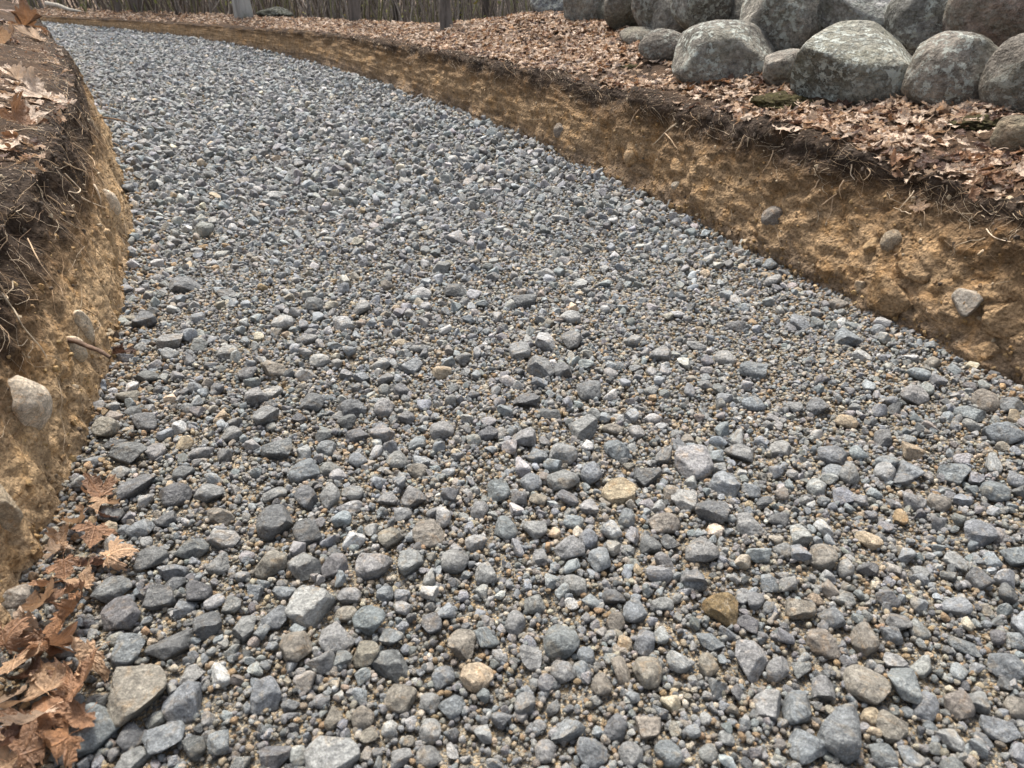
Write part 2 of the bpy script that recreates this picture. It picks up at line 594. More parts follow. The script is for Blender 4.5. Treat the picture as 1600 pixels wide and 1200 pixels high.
def build_bank(key, f, sign, y0, y1, k, hfun, rise, lean, far, amp, split, mat, floor_name):
    ys = stations(y0, y1, k)
    P, hrel, U, nf, disp = loft(f, sign, ys, hfun, rise, lean, far, amp, 3)
    n, m = P.shape[:2]
    c = nf + split
    FQ = grid_faces(n, c)
    if sign < 0: FQ = FQ[:, ::-1]
    me = np_mesh('cut_bank', P[:, :c].reshape(-1, 3), FQ, True, mat)
    attr(me, 'hrel', 'FLOAT', (hrel[:, :c] - (.16 * np.clip((ys - 4.5) / 5, 0, 1) if sign > 0 else 0 * ys)[:, None]).ravel())      # the topsoil thins out along the track
    o = obj('cut_bank', me); tag(o, kind='structure')
    FF = grid_faces(n, m - c + 1)
    if sign < 0: FF = FF[:, ::-1]
    me = np_mesh(floor_name, P[:, c - 1:].reshape(-1, 3), FF, True, M_FLOOR)
    tag(obj(floor_name, me), kind='structure')
    FA = grid_faces(n, m)
    BVH[key] = BVHTree.FromPolygons([Vector(p) for p in P.reshape(-1, 3)], FA.tolist())
    N = np.cross(np.gradient(P, axis=1), np.gradient(P, axis=0)) * (1 if sign > 0 else -1)
    N /= np.linalg.norm(N, axis=2, keepdims=True) + 1e-12
    if N[:, -20:, 2].mean() < 0: N = -N
    SURF[key] = dict(P=P, N=N, ys=ys, nf=nf, hrel=hrel, U=U)


build_bank('R', right_x, 1, -3.2, 17.5, .0060, right_h, right_rise, .125, 60.0, amp_r, 6, M_RBANK, 'forest_floor')
build_bank('L', left_x, -1, -3.2, 11.5, .0060, lambda Y: np.full(len(Y), .56) , lambda u, Y: .30 * np.clip(u, 0, .9) + .08 * np.clip(u - .9, 0, 3),
           .10, 14.0, amp_l, 10, M_LBANK, 'woodland_floor')


def hit(key, px, py):
    """the point of a bank or floor that shows at a pixel"""
    r = ray(px, py)
    p, nrm, i, d = BVH[key].ray_cast(Vector((0, 0, H)), r.normalized())
    if p is None: return None, None, None
    if nrm.dot(r) > 0: nrm = -nrm
    return p, nrm, d / r.length


# the ground far below and beyond, to the horizon, and a wooded rise behind
bm = bmesh.new()
bmesh.ops.create_circle(bm, cap_ends=True, radius=900, segments=64)
for v in bm.verts: v.co.z = -2.4
me = bpy.data.meshes.new('ground'); bm.to_mesh(me); bm.free()
me.materials.append(M_FAR)
tag(obj('ground', me), kind='structure')
th = np.linspace(math.radians(40), math.radians(165), 120)
rr = np.linspace(0, 1, 40)
R_ = 34 + 45 * rr[None, :] + 0 * th[:, None]
V = np.stack([R_ * np.cos(th)[:, None], R_ * np.sin(th)[:, None], -2.5 + 9.5 * rr[None, :] ** 1.1 + 0 * th[:, None]], 2).reshape(-1, 3)
V[:, 2] += 1.2 * fbm(V * np.array((1, 1, 0)), .09, 3, 7)
me = np_mesh('hillside', V, grid_faces(120, 40), True, M_FAR)
tag(obj('hillside', me), kind='structure')
# ------------------------------------------------------------------ stones
_ICO = {}


def ico(sub):
    if sub not in _ICO:
        bm = bmesh.new()
        bmesh.ops.create_icosphere(bm, subdivisions=sub, radius=1)
        V = np.array([v.co[:] for v in bm.verts]); Fa = np.array([[v.index for v in f.verts] for f in bm.faces])
        bm.free()
        _ICO[sub] = (V, Fa)
    return _ICO[sub]


def stone_verts(seed, sub, kind):
    """a sphere cut by planes: kind a = broken and angular, r = worn round, s = flat-topped slab"""
    r = np.random.default_rng(seed)
    V, Fa = ico(sub)
    V = V.copy()
    if kind == 'e':          # a worn cobble
        n, lo, hi, nz = 9, .84, 1.0, .04
    elif kind == 'r':
        n, lo, hi, nz = 12, .66, .94, .035
    elif kind == 's':
        n, lo, hi, nz = 11, .52, .84, .035
    else:
        n, lo, hi, nz = 11, .44, .80, .040
    V *= 1 + .16 * fbm(V + seed * 3.7, 1.1, 2, 101)[:, None]
    D = r.normal(size=(n, 3)); D /= np.linalg.norm(D, axis=1, keepdims=True)
    if kind not in 're':
        D[0] = (r.normal() * .16, r.normal() * .16, 1); D[0] /= np.linalg.norm(D[0])      # a top facet
    L = r.uniform(lo, hi, n)
    if kind == 's': L[0] = .48
    elif kind == 'a': L[0] = r.uniform(.5, .72)
    for _ in range(2):
        for d, l in zip(D, L):
            s = V @ d - l
            V -= np.maximum(s, 0)[:, None] * d * .97
    nrm = V / np.linalg.norm(V, axis=1, keepdims=True)
    V += nrm * (nz * fbm(V + seed, 3.0, 4, 103) + .5 * nz * fbm(V + seed, 9, 3, 104) - (.05 if sub > 3 else .03) * np.clip(.32 - worley(V + seed * 1.3, 2.3, seed % 50)[0], 0, 1))[:, None]
    c = (V.max(0) + V.min(0)) / 2
    return (V - c) / ((V.max(0) - V.min(0)) / 2), Fa


CODE = dict(b=(.195, .208, .214), d=(.135, .137, .137), g=(.218, .217, .209), l=(.305, .302, .290), t=(.335, .270, .190), w=(.225, .203, .170), o=(.255, .180, .090))
WORD = dict(b='blue grey', d='dark grey', g='mid grey', l='pale grey', t='tan', w='brownish grey', o='golden brown')
FORM = dict(a='angular', r='rounded', s='flat topped')
# x y width height colour form, in pixels of the photograph
STONES = '''
425 615 35 22 l a;417 652 44 38 g a;487 631 42 30 d a;550 640 48 32 d r;600 637 35 34 l r;635 654 28 22 g a;597 680 42 36 g a;558 681 38 25 d a
543 660 32 28 d a;691 672 40 36 g a;631 610 36 22 d a;434 706 52 34 d a;510 703 34 30 b r;560 721 32 28 b r;621 720 40 32 g r;652 694 32 24 b a
474 739 52 40 b r;516 734 34 30 g r;429 774 40 28 g a;479 780 38 44 d a;516 778 34 40 g a;552 774 36 24 g a;550 794 40 22 l a;605 782 36 24 g a
646 776 42 38 g a;630 805 32 24 g a;652 737 36 26 w a;430 818 60 54 d a;480 835 44 40 d a;421 879 58 44 w r;476 886 54 42 g a;522 880 44 46 g a
584 882 62 52 l a;640 878 46 44 g a;711 877 48 44 g r;760 897 38 34 g a;612 844 44 34 w a;671 836 54 42 w a;744 848 38 32 l a;779 769 38 36 b a
790 827 40 42 b a;761 680 36 24 d a;750 800 32 30 g a
822 628 46 28 d a;919 612 42 32 d a;860 648 36 22 d a;911 672 50 44 g a;820 684 42 36 g a;966 654 24 16 l a;1020 654 32 20 l r;957 671 38 20 w r
995 676 30 24 g a;880 710 48 40 g r;964 705 46 36 b a;840 715 36 30 b a;924 741 36 38 b r;830 756 38 34 b r;880 754 54 42 g r;967 771 56 42 t s
1010 746 50 36 d a;1050 772 28 38 w r;1069 783 48 32 l s;1083 726 64 58 l s;1132 759 50 42 b a;1112 797 54 44 d a;1156 709 46 34 g a;1038 818 52 42 w r
979 812 28 36 b r;921 794 32 28 g a;896 817 34 30 b r;835 829 42 34 g a;890 856 52 46 g r;919 844 32 36 b r;936 876 40 46 b a;845 871 28 26 g a
1172 821 46 38 g a;1097 864 56 44 g a;1177 633 40 28 b r;1075 689 26 18 w a;1085 903 44 44 g a;1017 852 36 34 d a;1048 850 34 26 d a
1429 620 44 32 g r;1540 627 42 38 w r;1580 634 38 30 d a;1514 648 46 30 b a;1567 677 58 46 b r;1278 637 36 32 d a;1323 659 36 28 t r;1240 638 28 24 g a
1380 687 30 34 d a;1299 714 48 34 b a;1217 701 38 28 g a;1381 739 32 36 l r;1420 739 44 34 b a;1488 740 44 40 b a;1328 741 32 40 g r;1300 737 32 22 b a
1554 770 44 36 b r;1590 752 30 28 b a;1426 784 40 32 g a;1466 786 36 32 w r;1275 762 30 30 l r;1357 846 44 28 t r;1249 839 38 42 g a;1285 871 44 44 w r
1322 888 28 46 l r;1222 860 30 28 g r;1215 812 34 26 d a;1530 836 48 42 b a;1583 872 44 38 b a;1492 880 36 30 g a;1425 707 40 26 t a;1437 897 30 24 g a
487 948 82 66 l a;545 932 42 34 g a;444 926 38 28 b a;431 969 50 32 b a;541 961 38 26 w r;577 971 54 46 b a;463 1011 52 60 w r;526 998 58 50 g a
612 999 42 34 b a;570 1024 52 46 w a;609 1040 64 52 d a;674 978 36 36 d a;722 1009 48 50 w a;602 929 32 24 b a;693 1060 40 36 b r;745 1060 56 46 t r
626 1091 56 50 w r;671 1097 36 36 g r;706 1105 46 40 b r;412 1087 54 50 b a;520 1124 34 38 w a;567 1120 38 40 w r;672 1142 38 40 l r;520 1184 88 66 l a
575 1152 34 26 w a;627 1186 40 34 g a;670 1184 46 36 g r;754 1148 32 32 l a;431 1180 54 42 d a;466 1182 28 34 l a
835 944 38 34 g r;899 915 40 32 g a;960 932 42 32 d a;925 940 36 26 b a;992 960 40 38 b a;1035 945 38 28 g a;962 972 32 34 w r;1084 908 44 36 b a
1125 951 58 52 o a;877 1002 62 58 b r;805 975 36 42 g r;829 1029 38 40 g a;915 1028 30 32 b a;881 1051 44 40 g r;1007 1006 34 42 b a;1011 1052 50 52 w r
940 1075 36 38 w a;976 1005 24 26 t r;1107 1040 34 42 w r;1170 1034 58 56 l a;1110 1003 48 32 b a;961 1137 38 42 d a;1011 1137 44 44 w a;852 1175 38 36 g r
925 1174 54 48 b r;985 1178 42 40 g r;1044 1178 48 40 b r;1107 1175 32 38 g a;1199 1099 46 50 l a;1180 942 28 32 g a;1160 935 24 28 g a;1102 1125 22 22 l r
1135 1155 28 24 g a;1167 978 36 26 d a
1250 954 48 42 w a;1299 965 46 42 b a;1275 937 28 18 t r;1320 935 36 26 g a;1404 975 38 32 g a;1436 987 34 30 g a;1350 1004 44 52 w a;1287 1007 56 44 w r
1436 946 28 28 b a;1439 905 36 22 b a;1402 1035 44 34 l a;1441 1040 32 40 l a;1507 1010 56 26 b a;1571 1042 54 42 b r;1587 1002 30 30 b a;1352 1072 72 62 w s
1414 1072 60 62 b a;1215 1048 36 44 g a;1249 1050 32 34 g a;1286 1081 40 42 g a;1246 1110 46 60 b a;1316 1146 66 86 b a;1262 1172 62 58 b a;1391 1136 52 48 w r
1446 1105 38 46 b r;1499 1102 46 50 w r;1560 1140 58 42 b s;1530 1097 36 40 g a;1586 1107 34 40 w r;1486 1154 50 34 g a;1425 1187 50 32 b a;1379 1182 46 38 b a
1417 1114 20 18 b r;1455 1137 24 22 b r;1360 1120 26 40 t r
200 620 36 28 w a;165 669 40 36 w r;227 662 36 32 d a;210 645 30 18 d a;182 694 36 20 d a;201 710 58 40 d a;147 721 28 24 b a;246 707 30 28 g a
312 707 40 26 g a;360 680 40 26 g a;400 620 40 34 g a;287 740 36 24 d a;190 739 32 20 g a;215 762 62 34 d a;277 775 52 38 d r;327 772 48 40 g a
177 807 36 38 d a;260 815 34 28 d r;221 829 42 32 b a;299 857 56 36 d r;351 841 48 42 l a;236 874 54 40 d a;272 893 46 38 b a;342 807 44 32 w a
195 830 22 20 b r;342 885 38 34 g a
176 925 60 42 d a;190 965 58 56 d a;246 937 52 46 d a;290 951 40 26 b a;310 927 44 46 d a;362 948 36 28 g a;325 978 44 42 d a;382 982 44 44 g a
200 1017 58 54 b a;266 1010 76 44 d a;212 1085 98 88 w s;287 1098 66 64 b s;297 1058 44 32 l a;112 1012 54 32 l a;145 1140 72 70 b a;259 1154 64 52 b s
205 1152 42 40 d a;305 1170 34 38 d a;207 1190 60 30 g a;152 1102 34 34 d a;120 1100 26 30 b r;243 1125 32 24 g r;325 1125 22 28 g r;270 915 44 28 d a
290 448 50 28 d a;225 503 40 30 d a;267 535 44 28 g a;311 540 30 26 g a;357 553 34 26 g a;309 498 24 20 b a;317 362 38 28 g a;355 460 30 20 g a
347 399 26 14 l a;222 545 24 22 g a;290 387 20 14 g a;232 590 36 24 d a;388 586 34 26 d a
430 308 30 16 l a;442 505 36 26 l r;538 508 36 28 l a;565 483 32 24 g a;492 478 34 26 d a;659 460 32 24 l r;711 372 30 20 l s;689 420 30 24 g a
500 565 34 26 l r;480 532 36 20 g a;428 577 38 32 w a;478 586 36 26 g a;690 582 34 26 t r;595 570 36 20 g a;640 574 44 28 b a;710 457 36 26 d a
726 473 22 18 g a;565 592 28 22 b a;625 537 26 16 t r;655 545 38 14 g r;515 375 22 10 l a
852 427 30 20 l r;890 497 36 24 l r;852 536 38 32 l a;893 535 36 30 g a;845 576 46 36 g a;880 578 34 34 d a;813 550 36 28 g a;820 472 40 26 d a
1133 560 38 26 l r;1032 556 38 28 g a;1088 542 34 20 g a;988 534 30 24 g a;1177 580 44 32 b a;1058 492 26 14 l r;875 342 28 16 l a;905 447 26 18 l a
985 436 24 18 g a;1150 510 34 22 d a
1250 507 34 26 b a;1325 530 44 28 b a;1310 478 30 22 w a;1372 516 24 20 b r;1456 568 24 24 w r;1247 454 16 12 t r;1347 557 34 18 l a;1203 415 26 22 b a
1435 585 40 24 b a;1207 440 30 22 g a
'''
ST = []
for row in STONES.strip().splitlines():
    for it in row.split(';'):
        x, y, ww, hh, c, k = it.split()
        ST.append((float(x), float(y), float(ww), float(hh), c, k))

# stones that stand out enough to be named by, and what they are called
ANCHOR = {(967, 771): ('the tan slab', 'tan flat topped stone near the middle of the gravel foreground'),
          (1125, 951): ('the golden stone', 'golden brown rough stone, the only one of its colour, in the foreground gravel'),
          (1083, 726): ('the big pale slab', 'largest pale grey flat topped stone at mid distance, behind the tan slab'),
          (745, 1060): ('the cream cobble', 'smooth cream coloured rounded cobble in the foreground gravel'),
          (212, 1085): ('the big block by the leaves', 'big pale brownish block beside the brown leaves in the near corner'),
          (1316, 1146): ('the long upright block', 'long blue grey block pointing away from the viewer at the front edge'),
          (1352, 1072): ('the beige slab', 'large beige flat topped stone touching a blue grey stone'),
          (1170, 1034): ('the pale faceted stone', 'pale grey faceted stone standing alone behind the fine gravel'),
          (487, 948): ('the big pale wedge', 'big pale grey wedge shaped stone with a broad lit face'),
          (584, 882): ('the pale squared stone', 'pale squared stone with a slanting top behind the big pale wedge'),
          (877, 1002): ('the big round stone', 'large round blue grey stone in the middle foreground'),
          (1357, 846): ('the tan egg stone', 'smooth tan egg shaped pebble lying among fine gravel'),
          (1567, 677): ('the dark round stone by the bank', 'large dark blue grey round stone below the tall soil bank'),
          (1323, 659): ('the pale tan pebble', 'pale tan rounded pebble below the right hand bank'),
          (430, 818): ('the dark jagged stone', 'large dark grey jagged stone, left of centre'),
          (290, 448): ('the dark split stone', 'dark split stone alone near the foot of the pale bank'),
          (690, 582): ('the small tan pebble', 'small tan rounded pebble at mid distance, centre of the road'),
          (1133, 560): ('the smooth pale cobble', 'smooth pale cobble alone near the cut bank'),
          (430, 308): ('the far whitish stone', 'whitish stone standing out in the far gravel'),
          (711, 372): ('the far flat stone', 'pale flat topped stone far along the middle of the road'),
          (520, 1184): ('the pale block at the edge', 'large pale block cut by the front edge of the view'),
          (911, 672): ('the tall grey stone', 'tall grey faceted stone behind the cluster of round stones'),
          (1560, 1140): ('the flat corner stone', 'blue grey flat topped stone in the near right corner'),
          (165, 669): ('the purplish round stone', 'purplish brown rounded stone touching the foot of the pale bank'),
          (266, 1010): ('the dark speckled stone', 'wide dark speckled stone behind the big block by the leaves'),
          (890, 497): ('the smooth grey cobble', 'smooth pale grey cobble at mid distance, middle of the road'),
          (317, 362): ('the far grey stone', 'mid grey stone standing proud in the far gravel near the pale bank'),
          (1299, 714): ('the pitted blue stone', 'blue grey pitted stone in the gravel below the cut bank')}
ORD = ['', 'second ', 'third ', 'fourth ', 'fifth ', 'sixth ', 'seventh ', 'eighth ', 'ninth ', 'tenth ', 'eleventh ', 'twelfth ']


def side_word(dx, dy):
    if abs(dx) > 1.2 * abs(dy): return 'to the left of' if dx < 0 else 'to the right of'
    return 'behind' if dy < 0 else 'in front of'


sized = sorted(range(len(ST)), key=lambda i: -ST[i][2])
labels = {}
buckets = {}
for i, (x, y, ww, hh, c, k) in enumerate(ST):
    if (x, y) in ANCHOR:
        labels[i] = ANCHOR[(x, y)][1]
        continue
    a = min(ANCHOR, key=lambda q: math.hypot(q[0] - x, (q[1] - y) * 1.3))
    buckets.setdefault((a, side_word(x - a[0], y - a[1]), c, k), []).append((math.hypot(x - a[0], y - a[1]), i))
for (a, sw, c, k), lst in buckets.items():
    lst.sort()
    for r_, (_, i) in enumerate(lst):
        o_ = ORD[r_] if len(lst) > 1 else ''
        if len(lst) > 1 and r_ == 0: o_ = 'nearest '
        labels[i] = f'{o_}{WORD[c]} {FORM[k]} stone {sw} {ANCHOR[a][0]}'

PLACED = []          # x, y, radius of every stone that stands alone
for i, (x, y, ww, hh, c, k) in enumerate(ST):
    zc = 0.01
    for _ in range(3):
        p, d = at_z(x, y, zc)
        S = ww * d / F * .95
        dep = math.asin(min(1, (H - zc) / (p - Vector((0, 0, H))).length))
        hm = hh * d / F * .95
        # image height = depth and height of the stone seen at this slope
        ratio = {'r': .80, 'a': .72, 's': .60}[k]
        D = hm / math.sqrt(math.sin(dep) ** 2 + (ratio * math.cos(dep)) ** 2)
        D = min(D, S * 1.45)
        Zt = max(ratio * D, .36 * S)
        zc = float(bed_z(p.x, p.y)[0]) + Zt * .24
    sub = 4 if ww > 42 else 3
    V, Fa = stone_verts(1000 + i, sub, k)
    V = V * np.array((S / 2, D / 2, Zt / 2))
    V[:, 2] = V[:, 2]
    me = np_mesh('gravel_stone', V, Fa, True, M_STONE)
    o = obj('gravel_stone', me)
    o.location = p
    o.rotation_euler = (random.gauss(0, .07), random.gauss(0, .07), math.atan2(-p.x, p.y) * .9)
    jit = np.exp(rng.normal(0, .10)); tint = rng.normal(0, .012, 3)
    base = CODE[c]
    o.color = (*[max(.02, b * jit * (1 + t)) for b, t in zip(base, tint)], 1)
    tag(o, labels[i], 'stone', 'stones standing out of the gravel')
    PLACED.append((p.x, p.y, (S + D) / 4))
PL = np.array(PLACED)

# ---- the loose gravel: far too many pieces to count, one object that scatters them
GK = bpy.data.collections.new('gravel_kinds')


def tmpl(name, V, Fa, mat):
    me = np_mesh(name, V, Fa, True, mat)
    o = bpy.data.objects.new(name, me); GK.objects.link(o)
    return o


for q in range(14):                       # 0-13 broken stones
    V, Fa = stone_verts(300 + q, 3, 'a')
    tmpl('gravel_kind_%02d' % q, V, Fa, M_GRAVEL)
for q in range(10):                       # 14-23 round pebbles
    V, Fa = stone_verts(340 + q, 2, 'r')
    tmpl('gravel_kind_%02d' % (14 + q), V, Fa, M_GRAVEL)


def scatter(name, pts, rot, scl, idx, col, coll, label_kind='stuff'):
    me = bpy.data.meshes.new(name)
    me.vertices.add(len(pts)); me.vertices.foreach_set('co', np.ascontiguousarray(pts, np.float32).ravel()); me.update()
    attr(me, 'rot', 'FLOAT_VECTOR', rot); attr(me, 'scl', 'FLOAT_VECTOR', scl); attr(me, 'idx', 'INT', idx)
    c4 = np.concatenate([col, np.ones((len(col), 1))], 1); attr(me, 'col', 'FLOAT_COLOR', c4)
    o = obj(name, me); o['kind'] = 'stuff'
    ng = bpy.data.node_groups.new(name + '_scatter', 'GeometryNodeTree')
    ng.interface.new_socket('Geometry', in_out='INPUT', socket_type='NodeSocketGeometry')
    ng.interface.new_socket('Geometry', in_out='OUTPUT', socket_type='NodeSocketGeometry')
    N = ng.nodes; L = ng.links
    gi = N.new('NodeGroupInput'); go = N.new('NodeGroupOutput')
    ip = N.new('GeometryNodeInstanceOnPoints'); ci = N.new('GeometryNodeCollectionInfo')
    ci.inputs['Collection'].default_value = coll
    ci.inputs['Separate Children'].default_value = True; ci.inputs['Reset Children'].default_value = True
    def na(nm, ty):
        q = N.new('GeometryNodeInputNamedAttribute'); q.data_type = ty; q.inputs['Name'].default_value = nm
        return [s for s in q.outputs if s.name == 'Attribute' and s.enabled][0]
    er = N.new('FunctionNodeEulerToRotation')
    L.new(gi.outputs[0], ip.inputs['Points']); L.new(ci.outputs[0], ip.inputs['Instance'])
    ip.inputs['Pick Instance'].default_value = True
    L.new(na('idx', 'INT'), ip.inputs['Instance Index'])
    L.new(na('rot', 'FLOAT_VECTOR'), er.inputs[0]); L.new(er.outputs[0], ip.inputs['Rotation'])
    L.new(na('scl', 'FLOAT_VECTOR'), ip.inputs['Scale'])
    L.new(ip.outputs[0], go.inputs[0])
    mod = o.modifiers.new('scatter', 'NODES'); mod.node_group = ng
    return o


def cells(y0, y1, dens, off=.0):
    """random points over the road between two stations"""
    n = int(dens * (y1 - y0) * 2.95)
    Y = rng.uniform(y0, y1, n); W = rng.uniform(-off, 1 + off, n)
    return np.stack([left_x(Y) * (1 - W) + right_x(Y) * W, Y], 1)


def clear_of(P, R, keep):
    """drop the points whose stone would sink into a stone that stands alone"""
    ok = np.ones(len(P), bool)
    for x, y, r in PL:
        m = (np.abs(P[:, 0] - x) < r + .04) & (np.abs(P[:, 1] - y) < r + .04)
        if m.any():
            q = np.where(m)[0]
            ok[q] &= np.hypot(P[q, 0] - x, P[q, 1] - y) > r * keep[0] + R[q] * keep[1]
    return ok


def poisson(P, R, f):
    """keep the points, in order, that overlap no earlier one by more than the factor f allows"""
    cell = .06
    G = {}
    out = []
    for i, (x, y) in enumerate(P):
        a, b = int(math.floor(x / cell)), int(math.floor(y / cell))
        r = R[i]; good = True
        for u in (a - 1, a, a + 1):
            for v in (b - 1, b, b + 1):
                for j in G.get((u, v), ()):
                    dx = P[j][0] - x; dy = P[j][1] - y; rr_ = (R[j] + r) * f
                    if dx * dx + dy * dy < rr_ * rr_: good = False; break
                if not good: break
            if not good: break
        if good:
            out.append(i); G.setdefault((a, b), []).append(i)
    return np.array(out, int)


PAL = np.array([CODE[k] for k in 'bdglwt'] + [(.38, .34, .27), (.27, .19, .11), (.235, .225, .205)])


def colours(n, weights):
    c = PAL[rng.choice(len(PAL), n, p=np.array(weights) / sum(weights))]
    return np.clip(c * np.exp(rng.normal(0, .15, (n, 1))) * (1 + rng.normal(0, .02, (n, 3))), .015, .8)


parts = []


def layer(P, R, zoff, ang, w_col, flat=(.45, .85), kinds=(0, 14)):
    n = len(P)
    z = bed_z(P[:, 0], P[:, 1])
    pts = np.stack([P[:, 0], P[:, 1], z + zoff * R + rng.uniform(0, .3, n) * R], 1)
    rot = np.stack([rng.normal(0, ang, n), rng.normal(0, ang, n), rng.uniform(0, 6.283, n)], 1)
    scl = R[:, None] * np.stack([rng.uniform(.85, 1.3, n), rng.uniform(.75, 1.05, n), rng.uniform(*flat, n)], 1)
    parts.append((pts, rot, scl, rng.integers(*kinds, n), colours(n, w_col)))


#              b   d   g   l   w   t  cream brown buff
W_CRUSH = (34, 24, 28, 10, 9, 2.5, 1.5, .7, 6)
W_FAR = (44, 26, 26, 11, 4, 1.0, 1.2, .3, 4)
W_PEA = (13, 13, 16, 8, 14, 15, 10, 10, 13)

def smooth(a, b, x):
    t = np.clip((x - a) / (b - a), 0, 1)
    return t * t * (3 - 2 * t)


def across(P): return (P[:, 0] - left_x(P[:, 1])) / (right_x(P[:, 1]) - left_x(P[:, 1]))


def fine_band(P):
    """1 where wheels have pressed the coarse stone down and only fines show"""
    W = across(P) + .05 * fbm(np.c_[P, 0 * P[:, :1]], .8, 2, 205)
    return np.exp(-((W - .76) / .10) ** 2) + .6 * np.exp(-((W - .30) / .08) ** 2) * smooth(1.6, 2.6, P[:, 1])


# coarse stone: sparse and patchy near by, close packed farther off, with no step between
P = cells(-1.2, 17, 520, .01); far = smooth(1.4, 4.6, P[:, 1])
R = (.0120 + .0135 * rng.random(len(P)) ** 1.5) * (1 - far) + (.0138 + .021 * rng.random(len(P)) ** 2.0) * far
o_ = np.argsort(-R); P, R, far = P[o_], R[o_], far[o_]
pm = np.clip(.54 + 1.5 * fbm(np.c_[P, 0 * P[:, :1]], .9, 2, 201) - .55 * fine_band(P), .10, 1)
k_ = rng.random(len(P)) < pm * .90 * (1 - far) + far * (1 - .35 * np.clip(fine_band(P), 0, 1)); P, R, far = P[k_], R[k_], far[k_]
k_ = clear_of(P, R, (.85, .8)); P, R, far = P[k_], R[k_], far[k_]
k_ = poisson(P, R, .82); P, R, far = P[k_], R[k_], far[k_]
n_ = far < .5
layer(P[n_], R[n_], .42, .55, W_CRUSH, (.6, 1.0))
layer(P[~n_], R[~n_], .44, .75, W_FAR, (.55, 1.0))
# small broken stone between
P = cells(-1.2, 9, 1350, .01); far = smooth(1.4, 4.6, P[:, 1])
R = rng.uniform(.0065, .0125, len(P)) * (1 - far) + rng.uniform(.0075, .0155, len(P)) * far
k_ = rng.random(len(P)) < .78 + .22 * far; P, R, far = P[k_], R[k_], far[k_]
k_ = clear_of(P, R, (.92, .5)); P, R, far = P[k_], R[k_], far[k_]
n_ = far < .5
layer(P[n_], R[n_], .55, .7, W_CRUSH, (.6, 1.0))
layer(P[~n_], R[~n_], .5, .7, W_FAR, (.6, 1.0))
P = cells(8.5, 17, 650, .01); R = rng.uniform(.011, .020, len(P)); layer(P, R, .4, .6, W_FAR, (.6, 1.0))
# pea gravel and grit, thinning out with the distance
P = cells(-.6, 6.2, 9500, .01); far = smooth(1.6, 6.0, P[:, 1])
k_ = rng.random(len(P)) < (1 - far) ** 1.6; P, far = P[k_], far[k_]
R = (.0032 + .0048 * rng.random(len(P)) ** 1.6) * (1 + .5 * far)
k_ = clear_of(P, R, (.86, .2)); P, R, far = P[k_], R[k_], far[k_]
n_ = rng.random(len(P)) > far * 1.6
layer(P[n_], R[n_], .8, .8, W_PEA, (.7, 1.0), (14, 24))
layer(P[~n_], R[~n_], .8, .8, (24, 16, 24, 10, 9, 6, 6, 4, 9), (.7, 1.0), (14, 24))
# soil and stones fallen from the banks, strewn along both edges
nE = 5200
Y = rng.uniform(.2, 11, nE) ** 1.0; W = np.abs(rng.normal(0, .035, nE)); W = np.where(rng.random(nE) < .5, W, 1 - W)
P = np.stack([left_x(Y) * (1 - W) + right_x(Y) * W, Y], 1); R = .003 + .009 * rng.random(nE) ** 2.5
layer(P, R, 1.0, .8, W_PEA, (.6, 1.0))
SOILC = np.array(((.30, .20, .11), (.22, .15, .09), (.36, .26, .15), (.12, .085, .055)))
pt_, ro_, sc_, ix_, _c = parts[-1]
parts[-1] = (pt_, ro_, sc_, ix_, SOILC[rng.integers(0, 4, nE)] * np.exp(rng.normal(0, .2, (nE, 1))))
pts, rot, scl, idx, col = [np.concatenate(q) for q in zip(*parts)]
print('gravel pieces', len(pts), 'stones', len(ST))
scatter('loose_gravel', pts, rot, scl, idx, col, GK)
# ------------------------------------------------------------------ boulders of the dry stone wall
def boulder_mesh(seed, size, form):
    r = np.random.default_rng(seed)
    V, Fa = ico(5)
    V = V.copy()
    V *= 1 + .14 * fbm(V + seed * 2.1, .9, 2, 301)[:, None]
    V = np.sign(V) * np.abs(V) ** (.90 if form == 'r' else .72)       # fuller than a ball, towards a rounded block
    n, lo, hi = (9, .74, 1.02) if form == 'r' else (9, .66, .98)
    D = r.normal(size=(n, 3)); D /= np.linalg.norm(D, axis=1, keepdims=True)
    for d, l in zip(D, r.uniform(lo, hi, n)):
        s = V @ d - l
        k = 22.0 if form == 'r' else 40.0
        V -= (np.log1p(np.exp(np.clip(s * k, -30, 30))) / k)[:, None] * d
    c = (V.max(0) + V.min(0)) / 2
    V = (V - c) / ((V.max(0) - V.min(0)) / 2)
    nrm = V / np.linalg.norm(V, axis=1, keepdims=True)
    V += nrm * (.06 * fbm(V + seed, 1.7, 4, 303) + .018 * fbm(V + seed, 8, 4, 304))[:, None]
    return np_mesh('wall_boulder', V * np.array(size), Fa, True, M_BOULDER)


